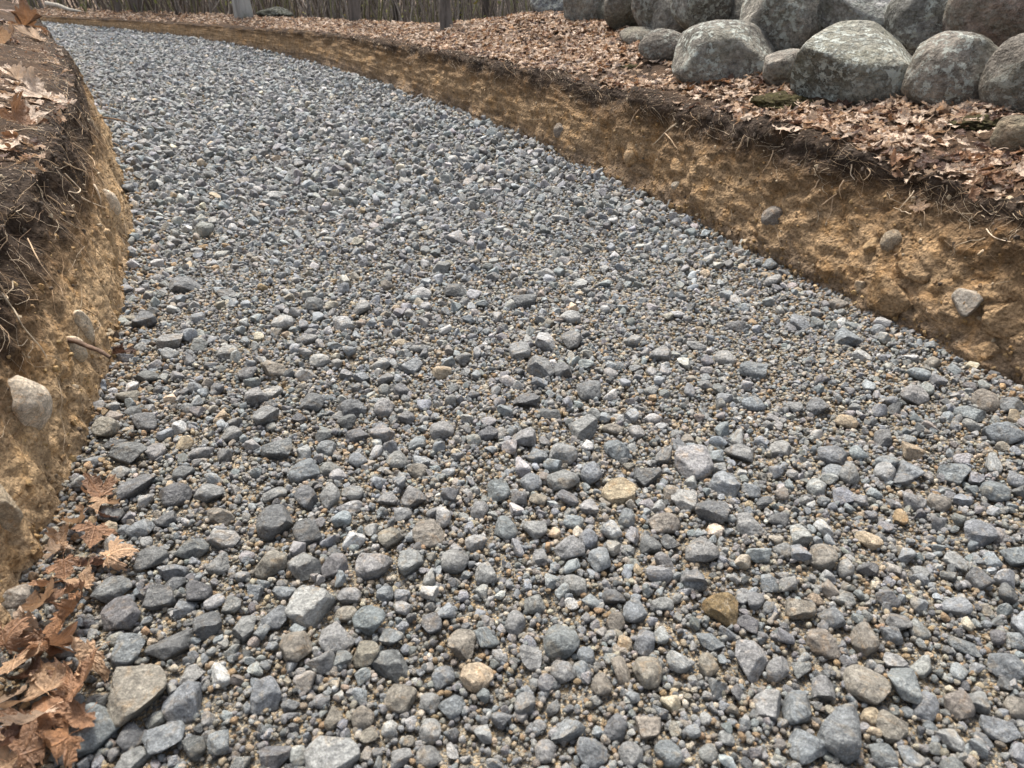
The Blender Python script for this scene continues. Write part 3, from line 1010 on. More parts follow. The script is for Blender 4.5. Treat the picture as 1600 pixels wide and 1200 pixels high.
# x y w h  depth(None: where its foot meets the ground)  form  lichen  colour  label
G1, G2, G3, G4 = (.275, .252, .212), (.245, .215, .178), (.275, .215, .175), (.40, .39, .38)
BOULD = [
    (1035, 74, 72, 52, None, 'r', .5, G2, 'small low boulder at the near end of the wall, left of the big round one'),
    (1134, 84, 160, 94, None, 'r', 1, G1, 'big round grey boulder, second largest of the bottom row'),
    (1199, 96, 74, 76, 4.35, 'r', .2, G2, 'dark shaded boulder squeezed behind the big round lichen boulder'),
    (1226, 112, 66, 62, None, 'r', .2, G2, 'small grey brown boulder between the two biggest bottom boulders'),
    (1338, 108, 190, 116, None, 'a', 1, (.30, .285, .235), 'biggest bottom boulder, blocky with a pale lichen crusted top'),
    (1490, 118, 134, 120, None, 'r', .8, G2, 'egg shaped bottom boulder leaning right with pale lichen flecks'),
    (1606, 124, 124, 124, None, 'r', .5, G2, 'bottom boulder at the right edge above a moss patch'),
    (862, 8, 66, 56, 7.0, 'r', .6, (.22, .23, .23), 'farthest boulder, pale bluish, where the wall ends'),
    (919, 4, 78, 88, 6.3, 'r', .4, G1, 'upright grey boulder at the far end of the wall'),
    (952, 2, 46, 56, 6.5, 'r', 0, G2, 'dark boulder wedged in the gap beside the upright grey boulder'),
    (983, 6, 76, 78, 5.6, 'r', .3, (.28, .25, .20), 'tan grey boulder in the upper row near the far end'),
    (1026, 6, 78, 90, 5.2, 'r', .5, G2, 'round grey boulder resting above the small low boulder'),
    (1096, 8, 96, 88, 4.7, 'r', .8, (.25, .235, .205), 'mottled grey boulder above the big round lichen boulder'),
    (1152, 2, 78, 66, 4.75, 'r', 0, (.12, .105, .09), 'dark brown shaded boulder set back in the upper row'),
    (1230, 18, 140, 132, 4.1, 'r', .7, G1, 'large round upper boulder with fine white flecks, left of the bluish slab'),
    (1349, 20, 132, 92, 3.85, 'a', .5, G4, 'angular bluish white slab in the upper row'),
    (1442, 32, 116, 120, 3.6, 'r', 1, (.23, .22, .20), 'upper boulder spattered with white lichen, right of the bluish slab'),
    (1554, 20, 136, 138, 3.3, 'r', .25, G3, 'large pinkish brown smooth boulder at the top right'),
    (1584, 214, 60, 62, None, 'r', 0, (.26, .20, .135), 'tan stone half buried in leaves at the right edge'),
    (1000, 58, 66, 26, None, 'r', .4, G2, 'flat grey stone almost buried in the leaves'),
]
BLD = []
for q, (x, y, ww, hh, dd, form, lich, colr, lab) in enumerate(BOULD):
    if dd is None:
        p, nrm, dd = hit('R', x, y + hh * .44)
        dd += ww * dd / F * .16
    W_ = ww * dd / F; Hh = hh * dd / F * 1.02
    p = at_d(x, y, dd)
    me = boulder_mesh(500 + q, (W_ / 2, W_ * .46, Hh / 2), form)
    o = obj('wall_boulder' if q < 18 else 'half_buried_stone', me); o.location = p
    o.rotation_euler = (PITCH * .25, 0, math.atan2(-p.x, p.y))
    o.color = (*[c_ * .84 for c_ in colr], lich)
    tag(o, lab, 'boulder', 'boulders of the dry stone wall' if q < 18 else None)
    BLD.append((p, W_, Hh))
# a hidden row of dark boulders, added behind the wall so its gaps look shaded
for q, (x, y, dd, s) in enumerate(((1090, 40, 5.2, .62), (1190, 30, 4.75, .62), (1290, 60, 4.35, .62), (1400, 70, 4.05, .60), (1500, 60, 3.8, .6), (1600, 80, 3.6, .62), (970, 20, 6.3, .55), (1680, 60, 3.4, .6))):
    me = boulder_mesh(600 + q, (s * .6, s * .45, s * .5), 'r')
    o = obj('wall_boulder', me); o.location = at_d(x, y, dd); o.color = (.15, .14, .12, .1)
    tag(o, 'dark boulder added behind the wall face so that a gap looks shaded', 'boulder', 'boulders added behind the wall face')

# ------------------------------------------------------------------ stones stuck in the cut banks
EMB = [('R', 873, 207, 24, 26, (.20, .165, .13), 'r', 'small round stone stuck in the far part of the cut bank'),
       ('R', 984, 247, 28, 32, (.33, .22, .115), 'r', 'soil coloured round stone stuck in the cut bank, second from the far end'),
       ('R', 1055, 291, 16, 14, (.36, .31, .24), 'r', 'tiny pale stone low in the cut bank'),
       ('R', 1203, 340, 34, 34, (.185, .160, .135), 'r', 'round grey brown stone stuck halfway up the cut bank'),
       ('R', 1388, 379, 30, 36, (.26, .205, .14), 'r', 'warm grey oval stone stuck in the cut bank above a clod'),
       ('R', 1361, 388, 30, 26, (.33, .22, .11), 'a', 'ochre lump beside the warm grey oval stone in the bank'),
       ('R', 1512, 476, 46, 42, (.33, .29, .24), 'a', 'pale faceted stone sticking out low in the near cut bank'),
       ('R', 1342, 448, 18, 26, (.36, .28, .19), 'a', 'pale flake standing at the foot of the cut bank'),
       ('R', 1310, 478, 30, 22, (.22, .16, .10), 'a', 'brown stone at the foot of the cut bank'),
       ('L', 174, 318, 24, 46, (.62, .51, .38), 'r', 'smooth pale stone stuck in the far part of the pale bank'),
       ('L', 168, 374, 18, 36, (.44, .30, .16), 'a', 'ochre lump below the smooth pale stone in the pale bank'),
       ('L', 131, 512, 26, 66, (.58, .48, .35), 'r', 'pale upright stone in the pale bank, behind the twig'),
       ('L', 116, 548, 34, 50, (.52, .43, .31), 'r', 'pale rounded stone in the pale bank, just below the twig'),
       ('L', 42, 634, 70, 100, (.56, .47, .36), 'r', 'largest pale stone stuck in the near pale bank'),
       ('L', 8, 800, 40, 90, (.40, .32, .22), 'a', 'pale flat stone at the near end of the pale bank')]
EP = []
for q, (key, x, y, ww, hh, colr, form, lab) in enumerate(EMB):
    p, nrm, dd = hit(key, x, y)
    V, Fa = stone_verts(700 + q, 4, 'e' if form == 'r' else form)
    W_ = ww * dd / F / 2; Hh = hh * dd / F / 2
    sc = np.array((W_, min(W_, Hh) * 1.0, Hh)) * 1.06
    me = np_mesh('embedded_stone', V * sc, Fa, True, M_STONE)
    o = obj('embedded_stone', me)
    n2 = Vector((nrm.x, nrm.y, 0)).normalized()
    o.location = p - n2 * (sc[1] * (.40 if key == 'R' else .10)) - ray(x, y) * 0
    o.rotation_euler = (PITCH * .4, 0, math.atan2(-p.x, p.y))
    o.color = (*colr, 1)
    tag(o, lab, 'stone', 'stones stuck in the cut banks')
    EP.append(((x, y), lab))

# ------------------------------------------------------------------ leaves
OUT_HALF = [(0, -.03), (.10, -.10), (.24, -.20), (.40, -.24), (.36, -.12), (.52, -.10), (.44, .02), (.62, .06), (.84, .14), (.78, .24), (.98, .42), (.76, .44),
            (.70, .54), (.52, .46), (.34, .40), (.38, .56), (.34, .64), (.50, .78), (.34, .80), (.30, .94), (.16, .92), (.12, 1.02), (0, 1.22)]


def leaf_mesh(name, seed, rings, k1, k2, mat, crumple=.10):
    r = np.random.default_rng(seed)
    half = np.array(OUT_HALF)
    half = half * (1 + r.normal(0, .05, half.shape))
    half[0, 0] = half[-1, 0] = 0
    other = half[::-1][1:-1] * np.array((-1, 1)) * (1 + r.normal(0, .05, (len(half) - 2, 2)))
    B = np.concatenate([half, other])
    if rings > 3:
        B2 = np.roll(B, -1, 0)
        B = np.stack([B, .5 * (B + B2)], 1).reshape(-1, 2)
    nb = len(B)
    c = np.array((0, .18))
    fr = np.linspace(0, 1, rings + 1)[1:]
    V2 = np.concatenate([c[None]] + [c + (B - c) * f for f in fr])
    Fq = [(0, 1 + s, 1 + (s + 1) % nb) for s in range(nb)]
    for q in range(rings - 1):
        for s in range(nb):
            a = 1 + q * nb + s; b = 1 + q * nb + (s + 1) % nb
            Fq += [(a, a + nb, b + nb), (a, b + nb, b)]
    x, y = V2[:, 0], V2[:, 1]
    # main veins run from the stalk out to the lobes
    vd = np.full(len(V2), 9.0)
    for ang in (90, 38, 142, -8, 188):
        t = np.array((math.cos(math.radians(ang)), math.sin(math.radians(ang))))
        along = V2 @ t
        dist = np.abs(V2[:, 0] * t[1] - V2[:, 1] * t[0])
        vd = np.where(along > 0, np.minimum(vd, dist), vd)
    vein = np.clip(1 - vd / .045, 0, 1)
    z = -.035 * np.clip(1 - vd / .16, 0, 1)
    P3 = np.stack([x, y, 0 * x], 1)
    z = z + crumple * fbm(P3 + seed, 2.0, 3, seed % 97) * (.3 + np.hypot(x, y - .2))
    # lobes lift or droop, each in its own way
    for ang in (90, 35, 145, -15, 195):
        t = np.array((math.cos(math.radians(ang)), math.sin(math.radians(ang))))
        al = np.clip(V2 @ t - .35, 0, 1)
        z = z + r.normal(.05, .35) * al ** 1.5
    # roll about a slanted axis, then about the other
    for k, rot in ((k1, r.uniform(0, 3.14)), (k2, r.uniform(0, 3.14))):
        if abs(k) < .05: continue
        cx, sx = math.cos(rot), math.sin(rot)
        u = x * cx + (y - .3) * sx; v = -x * sx + (y - .3) * cx
        un = np.sin(k * u) / k - z * np.sin(k * u)
        z = (1 - np.cos(k * u)) / k + z * np.cos(k * u)
        x = un * cx - v * sx; y = un * sx + v * cx + .3
    V = np.stack([x, y - .4, z], 1)
    Fq = np.array(Fq)
    # stalk
    b0 = V[1 + (rings - 1) * nb]
    pts = np.array([b0, b0 + (.02, -.12, .02), b0 + (.05 * r.normal(), -.3, .06), b0 + (.12 * r.normal(), -.48, .10 * r.normal())])
    tv, tq = tube(pts, (.018, .013, .012, .016), 4)
    tri = np.concatenate([tq[:, [0, 1, 2]], tq[:, [0, 2, 3]]])
    Fq = np.concatenate([Fq, tri + len(V)])
    V = np.concatenate([V, tv])
    me = np_mesh(name, V, Fq, True, mat)
    attr(me, 'vein', 'FLOAT', np.concatenate([vein, np.ones(len(tv))]))
    return me


LEAF_COL = dict(p=(.60, .46, .345), n=(.25, .140, .080), o=(.25, .130, .065), k=(.10, .055, .038), c=(.40, .262, .162))
LEAF_WORD = dict(p='pale pinkish tan', n='brown', o='orange brown', k='dark brown', c='light brown')
BIG = [leaf_mesh('leaf', 800 + q, 7, k1, k2, M_LEAF, .16) for q, (k1, k2) in enumerate(
    ((.7, .3), (1.1, -.4), (-.8, .5), (1.6, .3), (.5, -.9), (-1.3, .6), (.9, 1.1), (2.1, -.3), (1.3, .8), (-.5, -1.0), (1.8, .9), (.4, .4)))]


def put_leaf(p, nrm, size, yaw, tilt, col, label, grp, mesh=None, lift=.0, roll=0.0):
    o = obj('fallen_leaf', mesh or random.choice(BIG))
    q = nrm.to_track_quat('Z', 'Y')
    o.rotation_mode = 'QUATERNION'
    o.rotation_quaternion = q @ Euler((tilt, roll, yaw), 'XYZ').to_quaternion()
    o.location = p + nrm * lift
    o.scale = (size,) * 3
    j = math.exp(random.gauss(0, .12))
    o.color = (*[c * j for c in LEAF_COL[col]], 1)
    tag(o, label, 'leaf', grp)
    return o


UP = Vector((0, 0, 1))
# the heap in the near corner: x y, width in pixels, colour, lift, tilt, label
HEAP = [(150, 764, 66, 'n', .020, .5, 'brown curled leaf farthest up the heap at the foot of the pale bank'),
        (122, 818, 66, 'c', .020, .3, 'light brown leaf with spread lobes, second from the far end of the heap'),
        (150, 840, 60, 'n', .016, -.3, 'brown leaf folded over, in the heap beside dark stones'),
        (186, 868, 74, 'c', .028, .2, 'light brown flat leaf reaching out from the heap over the gravel'),
        (92, 862, 50, 'p', .014, .6, 'small pinkish leaf standing against the pale bank behind the heap'),
        (104, 894, 56, 'n', .018, -.4, 'brown crumpled leaf in the middle of the heap against the bank'),
        (136, 908, 60, 'c', .022, .4, 'light brown leaf on edge in the middle of the heap'),
        (72, 914, 52, 'n', .018, .5, 'brown leaf tight against the bank, below the small pinkish leaf'),
        (118, 962, 104, 'o', .040, .5, 'large orange brown leaf with its edge turned up towards the viewer'),
        (48, 976, 66, 'p', .036, .7, 'pinkish tan leaf standing upright beside the large orange brown leaf'),
        (132, 1034, 88, 'c', .040, .2, 'light brown pointed leaf lying on pale stones beside the heap'),
        (58, 1014, 70, 'n', .030, -.3, 'brown folded leaf below the upright pinkish leaf'),
        (124, 1066, 122, 'n', .048, .35, 'large brown leaf with a wavy rim beside the big pale brownish block'),
        (40, 1058, 80, 'k', .034, .4, 'dark brown shrivelled leaf at the left edge of the heap'),
        (14, 1092, 66, 'p', .040, .5, 'pinkish leaf cut by the left edge of the view'),
        (76, 1112, 112, 'n', .052, .3, 'broad brown leaf near the corner, below the dark shrivelled one'),
        (92, 1174, 96, 'o', .046, .45, 'orange brown leaf in the near corner'),
        (26, 1146, 76, 'n', .044, -.3, 'brown leaf behind the orange brown corner leaf'),
        (22, 1194, 80, 'c', .044, .3, 'light brown leaf in the extreme near corner'),
        (170, 808, 40, 'k', .010, .3, 'small dark leaf scrap between the heap and a dark stone'),
        (110, 936, 60, 'n', .016, .2, 'brown leaf partly under the large orange brown leaf'),
        (78, 1052, 70, 'c', .026, -.5, 'light brown leaf between the folded leaf and the wavy rimmed one'),
        (186, 552, 46, 'k', .022, .6, 'dark brown curled leaf alone at the foot of the pale bank by the twig')]
HEAP += [(160, 788, 50, 'c', .02, .4, 'light brown leaf between the farthest leaf and the flat one'),
         (100, 842, 58, 'c', .03, .7, 'light brown leaf leaning on the pale bank near the far end of the heap'),
         (150, 884, 54, 'k', .014, .2, 'dark leaf lying under the flat leaf that reaches over the gravel'),
         (60, 946, 80, 'c', .05, .8, 'light brown leaf standing against the bank behind the large orange brown leaf'),
         (20, 1000, 80, 'n', .05, .7, 'brown leaf at the left edge beside the upright pinkish leaf'),
         (84, 1008, 90, 'n', .045, .3, 'brown leaf lying just in front of the large orange brown leaf'),
         (20, 1040, 90, 'c', .055, .5, 'light brown leaf at the left edge above the shrivelled one'),
         (64, 1078, 90, 'c', .05, -.2, 'light brown leaf between the wavy rimmed leaf and the left edge'),
         (48, 1128, 96, 'p', .06, .4, 'pinkish leaf lying on the broad brown leaf near the corner'),
         (118, 1136, 80, 'n', .03, .2, 'brown leaf beside blue grey stones near the corner'),
         (60, 1180, 96, 'n', .055, .3, 'brown leaf overlapped by the orange brown corner leaf'),
         (6, 1166, 80, 'k', .06, .3, 'dark brown leaf at the left edge near the corner')]
for q, (x, y, ww, c, lift, tilt, lab) in enumerate(HEAP):
    p, d = at_z(x, y, .02 + lift)
    pb, nb_, db = hit('L', x, y)
    if db is not None and db < d: p, d = pb + nb_ * .012, db
    put_leaf(p, UP, ww * d / F / 1.78, random.uniform(-1.2, 1.2) + (3.14 if q % 3 == 0 else 0), tilt, c, lab, 'leaves heaped at the foot of the pale bank', BIG[(q * 7) % len(BIG)], random.uniform(0, .02), random.gauss(0, .5))

TOPL = [(60, 150, 74, 'p', .5, 'large pinkish leaf lying on top of the pale bank near its edge'),
        (28, 128, 60, 'p', .4, 'pinkish leaf behind the large one on top of the pale bank'),
        (32, 192, 84, 'o', .6, 'orange leaf standing on edge on top of the pale bank'),
        (62, 188, 50, 'p', .3, 'small pinkish leaf in front of the orange one on the bank top'),
        (14, 232, 58, 'p', .4, 'pinkish leaf nearest the viewer on top of the pale bank'),
        (40, 40, 66, 'o', .6, 'orange brown leaf farthest away on top of the pale bank'),
        (14, 18, 60, 'n', .4, 'brown leaf in the far corner of the pale bank top'),
        (52, 60, 46, 'p', .3, 'pinkish leaf with pale lobes below the far orange brown one'),
        (8, 70, 60, 'c', .3, 'light brown leaf cut by the left edge on the bank top'),
        (82, 100, 26, 'c', .3, 'small light brown leaf scrap at the crest of the pale bank'),
        (96, 164, 30, 'p', .3, 'pale leaf scrap just right of the large pinkish leaf')]
for q, (x, y, ww, c, tilt, lab) in enumerate(TOPL):
    p, nrm, d = hit('L', x, y)
    if p is None: continue
    put_leaf(p, (nrm + UP).normalized(), ww * d / F / 1.6, random.uniform(0, 6.28), tilt, c, lab, 'leaves on top of the pale bank', BIG[(q * 5 + 3) % len(BIG)], .018, random.gauss(0, .3))
p, nrm, d = hit('R', 1440, 322)
put_leaf(p, (nrm + Vector((0, 0, .2))).normalized(), 30 * d / F / 1.7, .4, -.3, 'c', 'single light brown leaf caught on the face of the cut bank', None, BIG[2], .012)
p, nrm, d = hit('R', 1228, 205)
put_leaf(p, UP, 46 * d / F / 1.7, 2.4, .1, 'p', 'pale star shaped leaf lying flat at the very edge of the cut bank', None, BIG[11], .012)

# ---- leaf litter: the largest in view stand alone, the rest is one scatter
LK = bpy.data.collections.new('litter_kinds')
for q in range(14):
    k1, k2 = random.choice((-1, 1)) * random.uniform(.4, 2.0), random.choice((-1, 1)) * random.uniform(.2, 1.3)
    me = leaf_mesh('litter_kind_%02d' % q, 850 + q, 4, k1, k2, M_LITTER, .2)
    o = bpy.data.objects.new('litter_kind_%02d' % q, me); LK.objects.link(o)
LIT_COL = 'pppppccccnnokk'


def sample(key, n, umin, umax, ymin, ymax, dens=None):
    S = SURF[key]
    P, N, ys, nf, U = S['P'], S['N'], S['ys'], S['nf'], S['U']
    a = np.linalg.norm(np.cross(P[1:, :-1] - P[:-1, :-1], P[:-1, 1:] - P[:-1, :-1]), axis=2)
    Um = U[:-1, :-1]
    Ym = np.repeat(ys[:-1, None], a.shape[1], 1)
    cols = np.arange(a.shape[1])[None, :]
    wgt = a * (Um > umin) * (Um < umax) * (Ym > ymin) * (Ym < ymax) * (cols >= nf - 2)
    if dens is not None: wgt = wgt * dens(P[:-1, :-1], Um, Ym)
    pr = wgt.ravel() / wgt.sum()
    idx = rng.choice(len(pr), n, p=pr)
    i, j = idx // a.shape[1], idx % a.shape[1]
    fu, fv = rng.random(n)[:, None], rng.random(n)[:, None]
    pt = P[i, j] * (1 - fu) * (1 - fv) + P[i + 1, j] * fu * (1 - fv) + P[i, j + 1] * (1 - fu) * fv + P[i + 1, j + 1] * fu * fv
    return pt, N[i, j]


def patchy(P, U, Y):
    q = fbm(P.reshape(-1, 3), 2.2, 3, 401).reshape(U.shape)
    return np.clip(.88 + 1.7 * q, .08, 1) * np.clip((U - .135) / .06, .05, 1)


A1 = sample('R', 11500, .13, 1.5, .8, 7.5, patchy)
A2 = sample('R', 10500, .13, 3.2, 7.0, 17, patchy)
A3 = sample('L', 650, .12, 1.6, .5, 8, lambda P, U, Y: np.clip(fbm(P.reshape(-1, 3), 2, 2, 402).reshape(U.shape) * 2.5, .02, 1))
pt = np.concatenate([A1[0], A2[0], A3[0]]); nn = np.concatenate([A1[1], A2[1], A3[1]])
own = np.array(['R'] * (len(A1[0]) + len(A2[0])) + ['L'] * len(A3[0]))
sz = rng.uniform(.022, .043, len(pt)) * np.where(np.arange(len(pt)) > len(A1[0]), 1.0, 1.0)
dist = np.linalg.norm(pt - np.array((0, 0, H)), axis=1)
px = np.array([project(q) for q in pt])
inview = (px[:, 0] > 0) & (px[:, 0] < 1600) & (px[:, 1] > 0) & (px[:, 1] < 1200)
inview &= (pt[:, 1] * CP - (pt[:, 2] - H) * SP) > 0
# those behind the boulders or the bank edge are not in view
vis = np.zeros(len(pt), bool)
for q in np.where(inview & (dist < 5.0))[0]:
    v = Vector(pt[q]) + Vector((0, 0, .03)) - Vector((0, 0, H))
    h_ = BVH[own[q]].ray_cast(Vector((0, 0, H)), v.normalized())
    vis[q] = h_[0] is None or h_[3] > v.length - .05
big = np.where(vis)[0]
big = big[np.argsort(-(sz[big] / dist[big]))][:255]
lone = np.zeros(len(pt), bool); lone[big] = True
code = rng.choice(list(LIT_COL), len(pt))
LA = [((1035, 90), 'the small low boulder'), ((1134, 125), 'the big round lichen boulder'), ((1226, 140), 'the small boulder between big ones'),
      ((1338, 160), 'the biggest bottom boulder'), ((1490, 175), 'the egg shaped boulder'), ((1584, 214), 'the tan half buried stone'),
      ((1228, 205), 'the star shaped leaf'), ((1440, 322), 'the leaf on the bank face'), ((1530, 182), 'the rightmost moss patch')]
LB_ = [((60, 150), 'the large pinkish leaf'), ((14, 232), 'the nearest pinkish leaf'), ((40, 40), 'the far orange leaf')]
bk = {}
for q in big:
    x, y = px[q]
    pool = LB_ if own[q] == 'L' else LA
    a = min(pool, key=lambda t: math.hypot(t[0][0] - x, (t[0][1] - y) * 1.5))
    bk.setdefault((a[1], code[q], side_word(x - a[0][0], (y - a[0][1]) * 1.6)), []).append((math.hypot(a[0][0] - x, (a[0][1] - y) * 1.5), q))
NUM = ORD + ['thirteenth ', 'fourteenth ', 'fifteenth ', 'sixteenth ', 'seventeenth ', 'eighteenth ', 'nineteenth ', 'twentieth ']
for (a, c, sw), lst in bk.items():
    lst.sort()
    for r_, (_, q) in enumerate(lst):
        nm = 'nearest ' if r_ == 0 else (NUM[r_] if r_ < len(NUM) else 'outermost ')
        if len(lst) == 1: nm = ''
        lab = f'{nm}{LEAF_WORD[c]} leaf {sw} {a}'
        n_ = (Vector(nn[q]) + UP * .5).normalized()
        put_leaf(Vector(pt[q]), n_, float(sz[q]), random.uniform(0, 6.28), random.gauss(0, .28), c, lab, 'leaves of the litter above the banks', None, random.uniform(.004, .03), random.gauss(0, .3))
rest = ~lone
n = int(rest.sum())
pr_, nr_ = pt[rest], nn[rest]
rot = np.zeros((n, 3))
for q in range(n):
    n_ = (Vector(nr_[q]) + UP * .5).normalized()
    e = (n_.to_track_quat('Z', 'Y') @ Euler((random.gauss(0, .30), random.gauss(0, .25), random.uniform(0, 6.28))).to_quaternion()).to_euler()
    rot[q] = e[:]
lift = rng.uniform(.002, .03, n)
scl = sz[rest][:, None] * np.ones((1, 3))
cols = np.array([LEAF_COL[c] for c in code[rest]]) * np.exp(rng.normal(0, .18, (n, 1)))
scatter('leaf_litter', pr_ + np.array((0, 0, 1)) * lift[:, None], rot, scl, rng.integers(0, 14, n), cols, LK)

# ------------------------------------------------------------------ fine roots in the banks
def walk(key, i, j, di, dj, steps, lift, wob):
    """a fibre that creeps over the surface of a bank, given in the rows and columns of its mesh"""
    S = SURF[key]; P, N = S['P'], S['N']
    n, m = P.shape[:2]
    pts = []
    for s in range(steps):
        a, b = int(np.clip(i, 0, n - 2)), int(np.clip(j, 0, m - 2))
        fa, fb = np.clip(i - a, 0, 1), np.clip(j - b, 0, 1)
        p = P[a, b] * (1 - fa) * (1 - fb) + P[a + 1, b] * fa * (1 - fb) + P[a, b + 1] * (1 - fa) * fb + P[a + 1, b + 1] * fa * fb
        pts.append(p + N[a, b] * (lift * (.4 + random.random() * .8)))
        di += random.gauss(0, wob); dj += random.gauss(0, wob)
        i += di; j += dj
    return np.array(pts)


ROOTC = [(.42, .30, .19), (.30, .20, .115), (.50, .40, .28), (.20, .13, .08), (.58, .46, .33)]
for key, nm, cnt in (('R', 'fine_roots', 1500), ('L', 'fine_roots', 1700)):
    S = SURF[key]; ys = S['ys']; nf = S['nf']
    pile = Pile()
    dd = np.hypot(ys, 1.6)
    ok = (ys > .5) & (ys < (10 if key == 'R' else 7))
    wts = np.where(ok, np.gradient(ys) / dd ** .9, 0); wts /= wts.sum()
    rows = rng.choice(len(ys), cnt, p=wts)
    for i in rows:
        gy = float(np.gradient(ys)[i])
        top = random.random()
        if key == 'R':
            j = nf + random.gauss(-6, 7) if top < .8 else random.uniform(20, nf)
        else:
            j = nf + random.gauss(-4, 10) if top < .42 else (nf + random.uniform(2, 34) if top < .88 else random.uniform(14, nf))
        L_ = random.uniform(.015, .10) if key == 'R' else random.uniform(.02, .14)
        st = random.randint(5, 9)
        step = L_ / st
        cj = .0072 if j < nf else .012
        ang = random.gauss(-1.57, .9) if j < nf + 2 else random.uniform(0, 6.28)
        pts = walk(key, i + random.random(), max(2, j), step / gy * math.cos(ang), step / cj * math.sin(ang), st, .005, step / gy * .6)
        r0 = random.uniform(.0004, .0010) if random.random() < .85 else random.uniform(.0012, .0022)
        V, Q = tube(pts, np.linspace(r0, r0 * .45, len(pts)), 4)
        c = np.array(random.choice(ROOTC)) * random.uniform(.6, 1.1)
        pile.add(V, Q, c)
    o = obj(nm, pile.mesh(nm, M_FIBRE)); o['kind'] = 'stuff'

# ---- the roots thick enough to follow one by one
ROOTS = [('R', [(1059, 195), (1041, 207), (1020, 227)], 2.2, 'root fork reaching down the cut bank below the big round boulder'),
         ('R', [(1041, 207), (1051, 220), (1058, 232)], 2.0, 'short root twig beside the root fork below the big round boulder'),
         ('R', [(1083, 198), (1073, 206), (1070, 218)], 2.0, 'hooked root just right of the root fork'),
         ('R', [(1165, 213), (1160, 227), (1150, 240)], 2.6, 'pale frayed root hanging at the crest in the middle of the cut bank'),
         ('R', [(1172, 214), (1168, 229)], 2.2, 'short pale root right beside the frayed one'),
         ('R', [(1211, 236), (1206, 250), (1192, 270)], 2.0, 'root hanging below the star shaped leaf'),
         ('R', [(1320, 284), (1313, 295), (1316, 311)], 2.2, 'curled pale root high on the near cut bank'),
         ('R', [(1308, 303), (1290, 315), (1282, 322)], 1.8, 'slanting root left of the curled pale root'),
         ('R', [(1303, 308), (1300, 332), (1290, 350)], 1.8, 'long thin root hanging below the slanting root'),
         ('R', [(1355, 262), (1363, 272), (1350, 281)], 2.2, 'looped root at the crest above the curled pale root'),
         ('R', [(1332, 257), (1330, 270), (1336, 281)], 2.0, 'short crest root left of the looped one'),
         ('R', [(1280, 282), (1275, 296), (1265, 301)], 1.8, 'short root midway along the dark topsoil'),
         ('R', [(1000, 170), (990, 182), (985, 200)], 1.8, 'thin root at the crest above the soil coloured stone'),
         ('R', [(1430, 300), (1420, 316), (1404, 330)], 1.8, 'thin forked root beside the leaf caught on the bank face'),
         ('R', [(1448, 330), (1444, 352)], 1.6, 'thin root below the leaf caught on the bank face'),
         ('R', [(1545, 360), (1555, 372), (1580, 378)], 2.0, 'root lying across the near end of the cut bank'),
         ('L', [(112, 225), (126, 235), (140, 248), (148, 260)], 2.4, 'pale root curving down the far crest of the pale bank'),
         ('L', [(98, 254), (114, 263), (130, 268), (137, 281)], 2.4, 'second pale root below the far crest of the pale bank'),
         ('L', [(137, 207), (150, 218), (166, 232)], 2.0, 'thin root farthest along the pale bank'),
         ('L', [(98, 274), (109, 283), (123, 298), (115, 304), (103, 300), (112, 310), (124, 318)], 2.2, 'looping pale root on the shoulder of the pale bank'),
         ('L', [(119, 307), (138, 316), (172, 330)], 2.2, 'long root reaching towards the smooth pale stone'),
         ('L', [(70, 307), (88, 316), (95, 328), (105, 333), (119, 333)], 2.2, 'wavy root in the dark soil left of the looping root'),
         ('L', [(145, 290), (151, 304), (156, 318)], 3.4, 'thick pale root lying down the pale bank beside the smooth stone'),
         ('L', [(0, 462), (15, 485), (30, 510), (50, 535), (72, 560)], 3.0, 'long pale root running down the near pale bank'),
         ('L', [(40, 375), (52, 400), (64, 422), (88, 450), (98, 466)], 2.2, 'slender root across the dark soil of the near pale bank'),
         ('L', [(88, 262), (78, 255), (60, 250), (45, 246)], 1.8, 'pale rootlet lying on the bank top behind the nearest pinkish leaf')]
for key, poly, wpx, lab in ROOTS:
    P3 = []
    for (a, b) in zip(poly[:-1], poly[1:]):
        for s in (0, .33, .66):
            x = a[0] + (b[0] - a[0]) * s + random.gauss(0, .7); y = a[1] + (b[1] - a[1]) * s + random.gauss(0, .7)
            p, nrm, d = hit(key, x, y)
            if p is not None: P3.append(p + nrm * (.006 + .006 * random.random()))
    p, nrm, d = hit(key, *poly[-1])
    if p is not None: P3.append(p + nrm * .002)
    P3 = np.array([q[:] for q in P3])
    if len(P3) < 3: continue
    P3[1:-1] = .25 * P3[:-2] + .5 * P3[1:-1] + .25 * P3[2:]
    r0 = wpx * .55 * d / F
    V, Q = tube(P3, np.linspace(r0, r0 * .5, len(P3)), 6)
    me = np_mesh('root', V, Q, True, M_FIBRE)
    c = np.array(ROOTC[random.choice((0, 0, 2, 4))])
    attr(me, 'col', 'FLOAT_COLOR', np.tile(np.append(c, 1.0), (len(V), 1)))
    tag(obj('root', me), lab, 'root', 'roots showing in the cut banks')
# two dark roots that poke out of the far bank over the gravel
for (x0, y0, x1, y1, lab) in ((178, 183, 212, 194, 'upper dark root poking out of the pale bank over the gravel'), (180, 222, 194, 234, 'lower dark root poking out of the pale bank over the gravel')):
    for dx in range(0, 60, 3):
        p, nrm, d = hit('L', x0 - 6 - dx, y0)
        if p is not None: break
    a = Vector(p); b = at_d(x1, y1, d - .02)
    P3 = np.array([a[:], (a.lerp(b, .4) + Vector((0, 0, .008)))[:], (a.lerp(b, .75) + Vector((0, 0, .006)))[:], b[:]])
    V, Q = tube(P3, (.005, .0045, .003, .0015), 6)
    tag(obj('root', np_mesh('root', V, Q, True, M_ROOT)), lab, 'root', 'roots showing in the cut banks')
